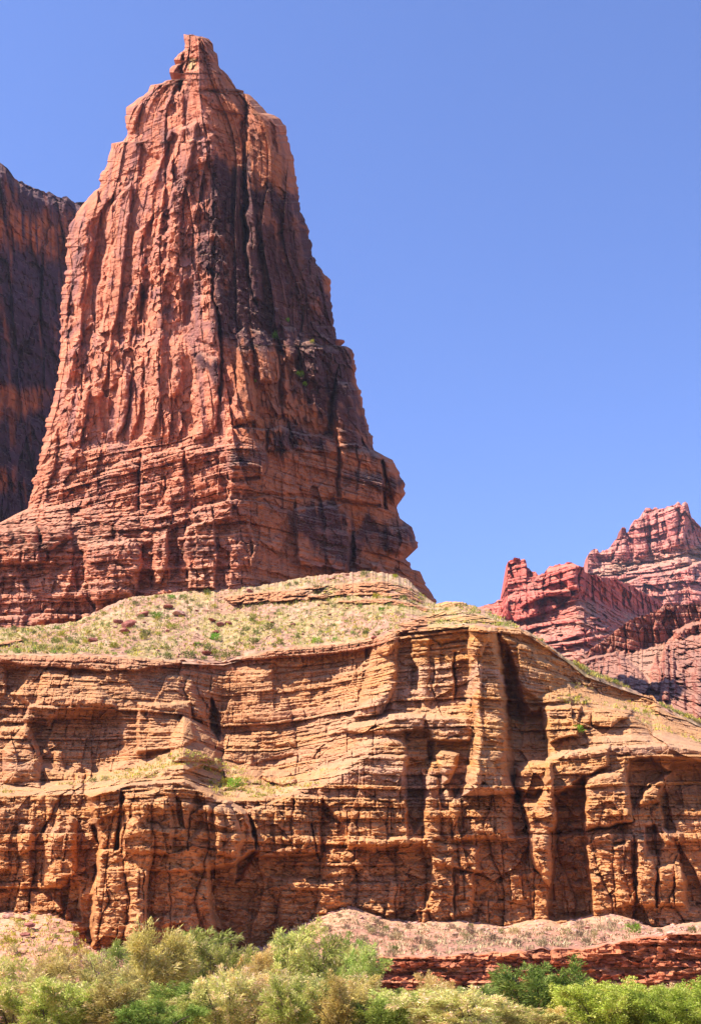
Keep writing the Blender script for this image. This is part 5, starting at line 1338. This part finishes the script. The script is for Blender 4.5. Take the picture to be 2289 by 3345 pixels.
    right = okT & (U > 950)
    for p in pick(TALUS, right, 62, RNG):
        kd = rnd.choice(['grey brown'] * 4 + ['sage green'] * 2 + ['straw coloured'] * 2)
        bush(kd, p, rnd.uniform(.5, .95), f'{kd} bush on the pink gravel above the red ledge', f'{kd} bushes on the pink gravel')
    # bushes on the benches of the cliff and on the butte, each at its own spot
    U, V, Y, TR = CLIFF
    okc = (TR > .5) & (U > 0) & (U < 2289)
    for p in pick(CLIFF, okc, 24, RNG):
        kd = rnd.choice(['straw coloured', 'sage green', 'yellow green'])
        bush(kd, p, rnd.uniform(.5, .8), f'{kd} bush on a dirt bench of the tan cliff', f'{kd} bushes on the cliff benches')
    for R, u, v, s, kd, lab in [
        (BUTTE, 905, 1112, 2.4, 'fresh green', 'largest fresh green bush on the shaded ledge of the butte'),
        (BUTTE, 940, 1052, 1.0, 'fresh green', 'small green bush on the ledge top above the large green bush'),
        (BUTTE, 1020, 1124, 1.1, 'yellow green', 'yellow green bush on the ledge right of the large green bush'),
        (BUTTE, 983, 1232, 1.6, 'fresh green', 'fresh green bush hanging in the gully below the dark ledge'),
        (BUTTE, 995, 1262, 1.1, 'fresh green', 'lower small green bush in the gully of the butte'),
        (BUTTE, 830, 1253, .9, 'fresh green', 'tiny green bush on the pillar foot left of the gully'),
        (CLIFF, 765, 2578, 1.6, 'fresh green', 'bright green bush in the hollow right of the dirt hump'),
        (CLIFF, 735, 2566, 1.1, 'yellow green', 'yellow green bush left of the bright one in the hollow'),
        (CLIFF, 1885, 2395, 1.2, 'fresh green', 'green bush at the foot of the small bench wall on the right'),
        (TALUS, 2068, 3052, 1.2, 'fresh green', 'round green bush alone on the gravel near the right edge'),
    ]:
        p = lookup(R, u, v)
        bush(kd, (p[0], p[1] - .4, p[2]), s, lab, 'single bushes on rock ledges')
    # ---- grass: one mass of fine tufts
    rng = np.random.default_rng(77)
    PP, DD, CC, LL = [], [], [], []
    def tufts(R, ok, n, cols, hgt, blades=7):
        idx = np.argwhere(ok); sel = idx[rng.choice(len(idx), n)]
        u, v, y = R[0][sel[:, 0], sel[:, 1]], R[1][sel[:, 0], sel[:, 1]], R[2][sel[:, 0], sel[:, 1]]
        base = np.stack([kx(u, v) * y, y, CAM_Z + kz(u, v) * y], -1)
        base[:, :2] += rng.normal(size=(n, 2)) * .12
        c = np.array(cols)[rng.integers(len(cols), size=n)]
        h = hgt * (.5 + rng.random(n))
        for _ in range(blades):
            d = rng.normal(size=(n, 3)) * .45; d[:, 2] = 1
            PP.append(base + rng.normal(size=(n, 3)) * np.array([.16, .16, .02])); DD.append(d); CC.append(c * (.7 + .6 * rng.random((n, 1)))); LL.append(h)
    green = [(.20, .22, .06), (.30, .30, .08), (.44, .35, .13), (.48, .37, .16), (.40, .34, .07), (.13, .15, .045)]
    tufts(SLOPE, ok, 2600, green, .42)
    tufts(SLOPE, ok2, 500, green, .35)
    tufts(CLIFF, okc, 700, green[1:5], .3)
    tufts(TALUS, right, 900, [(.36, .27, .16), (.46, .36, .22), (.26, .20, .11)], .3)
    tufts(TALUS, left, 250, green[1:5], .3)
    P = np.concatenate(PP); D = np.concatenate(DD); cc = np.concatenate(CC); L = np.concatenate(LL)
    v, q = strips(P, D, L, np.full(len(P), .045), rng)
    o = link('grass', crown_mesh('grass', v, q, np.repeat(cc, 4, 0), bleaf))
    tag(o, 'fine dry grass tufts on the slopes and gravel', 'grass', kind='stuff')

# ================================================================== LOOSE ROCKS
def rock_mesh(seed, flat=1.0):
    rng = np.random.default_rng(seed)
    n1, n2 = 18, 30
    th = np.linspace(0.02, math.pi - .02, n1)[:, None]; ph = np.linspace(0, 2 * math.pi, n2, endpoint=False)[None]
    d = np.stack([np.sin(th) * np.cos(ph), np.sin(th) * np.sin(ph), np.cos(th) + 0 * ph], -1)
    nrm = rng.normal(size=(13, 3)); nrm /= np.linalg.norm(nrm, axis=1, keepdims=True)
    off = .42 + .25 * rng.random(13)
    dot = np.einsum('ijk,lk->ijl', d, nrm)
    r = np.min(np.where(dot > .05, off / np.maximum(dot, .05), 9), axis=-1)
    r = np.minimum(r, .85) * (1 + .05 * rng.normal(size=r.shape) * .5)
    P = d * r[..., None] * np.array([1.15, .9, .75 * flat])
    return P.reshape(-1, 3), grid_quads(n1, n2, True)[:, ::-1]

def build_rocks():
    mr = plain_material('red_boulder_stone', (.25, .085, .06), var=.45, scale=3)
    mp = plain_material('pale_boulder_stone', (.45, .24, .17), var=.35, scale=3)
    reds = [mesh_np('boulder', *rock_mesh(950 + k, f), mat=mr) for k, f in enumerate((1, .8, .6, .5, .9))]
    pales = [mesh_np('boulder', *rock_mesh(970 + k, f), mat=mp) for k, f in enumerate((.8, .6, .5))]
    def rock(R, u, v, w, label, pale=False, k=None, group=None, lift=.2):
        p = lookup(R, u, v)
        s = w / F * p[1] / 1.3
        me = (pales if pale else reds)[rnd.randrange(3 if pale else 5) if k is None else k]
        o = link('boulder', me)
        o.location = (p[0], p[1] - .2, p[2] + lift * s); o.rotation_euler = (rnd.uniform(-.25, .25), rnd.uniform(-.25, .25), rnd.random() * 6.28)
        o.scale = (s, s, s)
        return tag(o, label, 'boulder', group)
    rock(SLOPE, 420, 2050, 44, 'largest dark red block on the slope below the butte', k=0)
    rock(SLOPE, 388, 2038, 26, 'dark red block touching the left of the largest slope block', k=4)
    rock(SLOPE, 412, 2068, 30, 'dark red boulder just below the largest slope block', k=1)
    rock(SLOPE, 303, 2096, 26, 'lone dark red wedge standing on the slope near the left rim', k=4)
    rock(SLOPE, 470, 2013, 42, 'flat reddish slab lying on the slope above the largest block', k=3)
    rock(SLOPE, 585, 2012, 44, 'broad pale pink slab on the upper slope under the butte', True, k=2)
    rock(SLOPE, 548, 1988, 34, 'dark red slab close under the foot of the butte', k=2)
    rock(SLOPE, 720, 2046, 22, 'left of two dark red boulders on the middle of the slope', k=0)
    rock(SLOPE, 746, 2041, 24, 'right of two dark red boulders on the middle of the slope', k=1)
    rock(SLOPE, 695, 2030, 24, 'mauve red slab above the two middle boulders', k=3)
    rock(SLOPE, 704, 2068, 18, 'small red stone below the two middle boulders', k=4)
    rock(SLOPE, 818, 1936, 20, 'dark red block standing above the rock band under the butte', k=0)
    rock(SLOPE, 958, 2042, 14, 'small dark red stone among bushes right of the slope middle', k=4)
    rock(SLOPE, 1222, 2088, 22, 'brown block on the brow beside the central buttress top', k=1)
    rock(SLOPE, 675, 2138, 30, 'red slab on the rim above the dark cleft', k=2)
    rock(BUTTE, 1106, 1128, 36, 'dark square block perched on the right shoulder of the butte', k=0, lift=.35)
    rock(TALUS, 100, 3040, 34, 'upper dark red rock of the stack on the left gravel fan', k=2, lift=.6)
    rock(TALUS, 88, 3056, 28, 'lower dark red rock of the stack on the left gravel fan', k=3)
    rock(TALUS, 30, 2998, 30, 'pale grey boulder at the cliff foot by the left edge', True, k=0)
    rock(TALUS, 70, 3006, 28, 'second pale boulder from the left edge at the cliff foot', True, k=1)
    rock(TALUS, 385, 3098, 44, 'tan boulder at the foot of the shaded buttress', True, k=0)
    rng = np.random.default_rng(5)
    tlu = [np.array(q, float) for q in zip(*TL)]
    for n in range(34):
        u = rng.uniform(930, 2270) if n > 5 else rng.uniform(10, 270)
        v = float(np.interp(u, *tlu)) + rng.uniform(10, 40) + rng.exponential(14)
        rock(TALUS, u, v, rng.uniform(9, 26) * (1 if rng.random() < .8 else 1.5), 'tan block fallen from the cliff onto the gravel at its foot', True, group='fallen blocks at the cliff foot', lift=.1)
    U, V, Y, RK = SLOPE
    ok = (U > 20) & (U < 1300) & (RK < .2) & (V > np.interp(U, FT[:, 0], FT[:, 1]) + 4) & (V < rim_v(U) - 5)
    idx = np.argwhere(ok)
    for n in range(46):
        i, j = idx[rng.integers(len(idx))]
        pale = rng.random() < .45
        rock(SLOPE, U[i, j], V[i, j], rng.uniform(7, 15), 'small pale stone scattered on the sandy slope' if pale else 'small dark red stone scattered on the sandy slope', pale, group='pale stones on the slope' if pale else 'dark red stones on the slope')
    # rubble too fine to count
    PV, PQ, o0 = [], [], 0
    bv, bq = [], []
    base = [rock_mesh(990 + k, .6) for k in range(3)]
    def scatter(R, okk, n, s0, s1):
        nonlocal o0
        ix = np.argwhere(okk); sel = ix[rng.integers(len(ix), size=n)]
        for i, j in sel:
            v, q = base[rng.integers(3)]
            v = v.reshape(18, 30, 3)[::3, ::5].reshape(-1, 3)
            s = rng.uniform(s0, s1); a = rng.random() * 6.28
            ca, sa = math.cos(a) * s, math.sin(a) * s
            w = np.stack([v[:, 0] * ca - v[:, 1] * sa, v[:, 0] * sa + v[:, 1] * ca, v[:, 2] * s], -1) + np.array(pt(R[0][i, j], R[1][i, j], R[2][i, j]))
            PV.append(w); PQ.append(grid_quads(6, 6, True)[:, ::-1] + o0); o0 += len(w)
    scatter(SLOPE, ok, 900, .12, .4)
    PT = TALUS[1] - np.interp(TALUS[0], *tlu)
    scatter(TALUS, (PT > 4) & (PT < 34) & (TALUS[0] > 0) & (TALUS[0] < 2289), 420, .15, .5)
    U, V, Y, RK = TALUS
    okt = (RK < .1) & (U > 0) & (U < 2289) & (V < 3160)
    scatter(TALUS, okt, 700, .08, .26)
    U, V, Y, TR = CLIFF
    scatter(CLIFF, (TR > .4) & (U > 0) & (U < 2289), 250, .08, .25)
    me = mesh_np('rubble', np.concatenate(PV), np.concatenate(PQ), mat=mp)
    tag(link('rubble', me), 'fine stone rubble strewn over the slopes and gravel', 'rubble', kind='stuff')

def build_haze():
    x0, x1, y0, y1, z0, z1 = -700, 900, -60, 1100, -2.5, 420
    v = [(x, y, z) for x in (x0, x1) for y in (y0, y1) for z in (z0, z1)]
    q = [(0, 1, 3, 2), (4, 6, 7, 5), (0, 4, 5, 1), (2, 3, 7, 6), (0, 2, 6, 4), (1, 5, 7, 3)]
    m = bpy.data.materials.new('haze'); m.use_nodes = True
    n, l = m.node_tree.nodes, m.node_tree.links
    n.remove(n['Principled BSDF'])
    p = n.new('ShaderNodeVolumePrincipled')
    p.inputs['Color'].default_value = (.78, .82, 1.0, 1)
    p.inputs['Density'].default_value = HAZE
    p.inputs['Anisotropy'].default_value = .2
    l.new(p.outputs[0], n['Material Output'].inputs['Volume'])
    tag(link('haze', mesh_np('haze', np.array(v, float), q, mat=m)), 'thin blue haze of the canyon air', 'haze', kind='stuff')
HAZE = 0.00006

def run():
    global CLIFF, SLOPE, BUTTE, TALUS
    CLIFF = build_cliff()
    SLOPE = build_slope()
    BUTTE = build_butte()
    build_wall(); build_mesas(); build_hill()
    TALUS = build_talus()
    build_ground()
    build_plants()
    build_rocks()
    build_haze()
run()
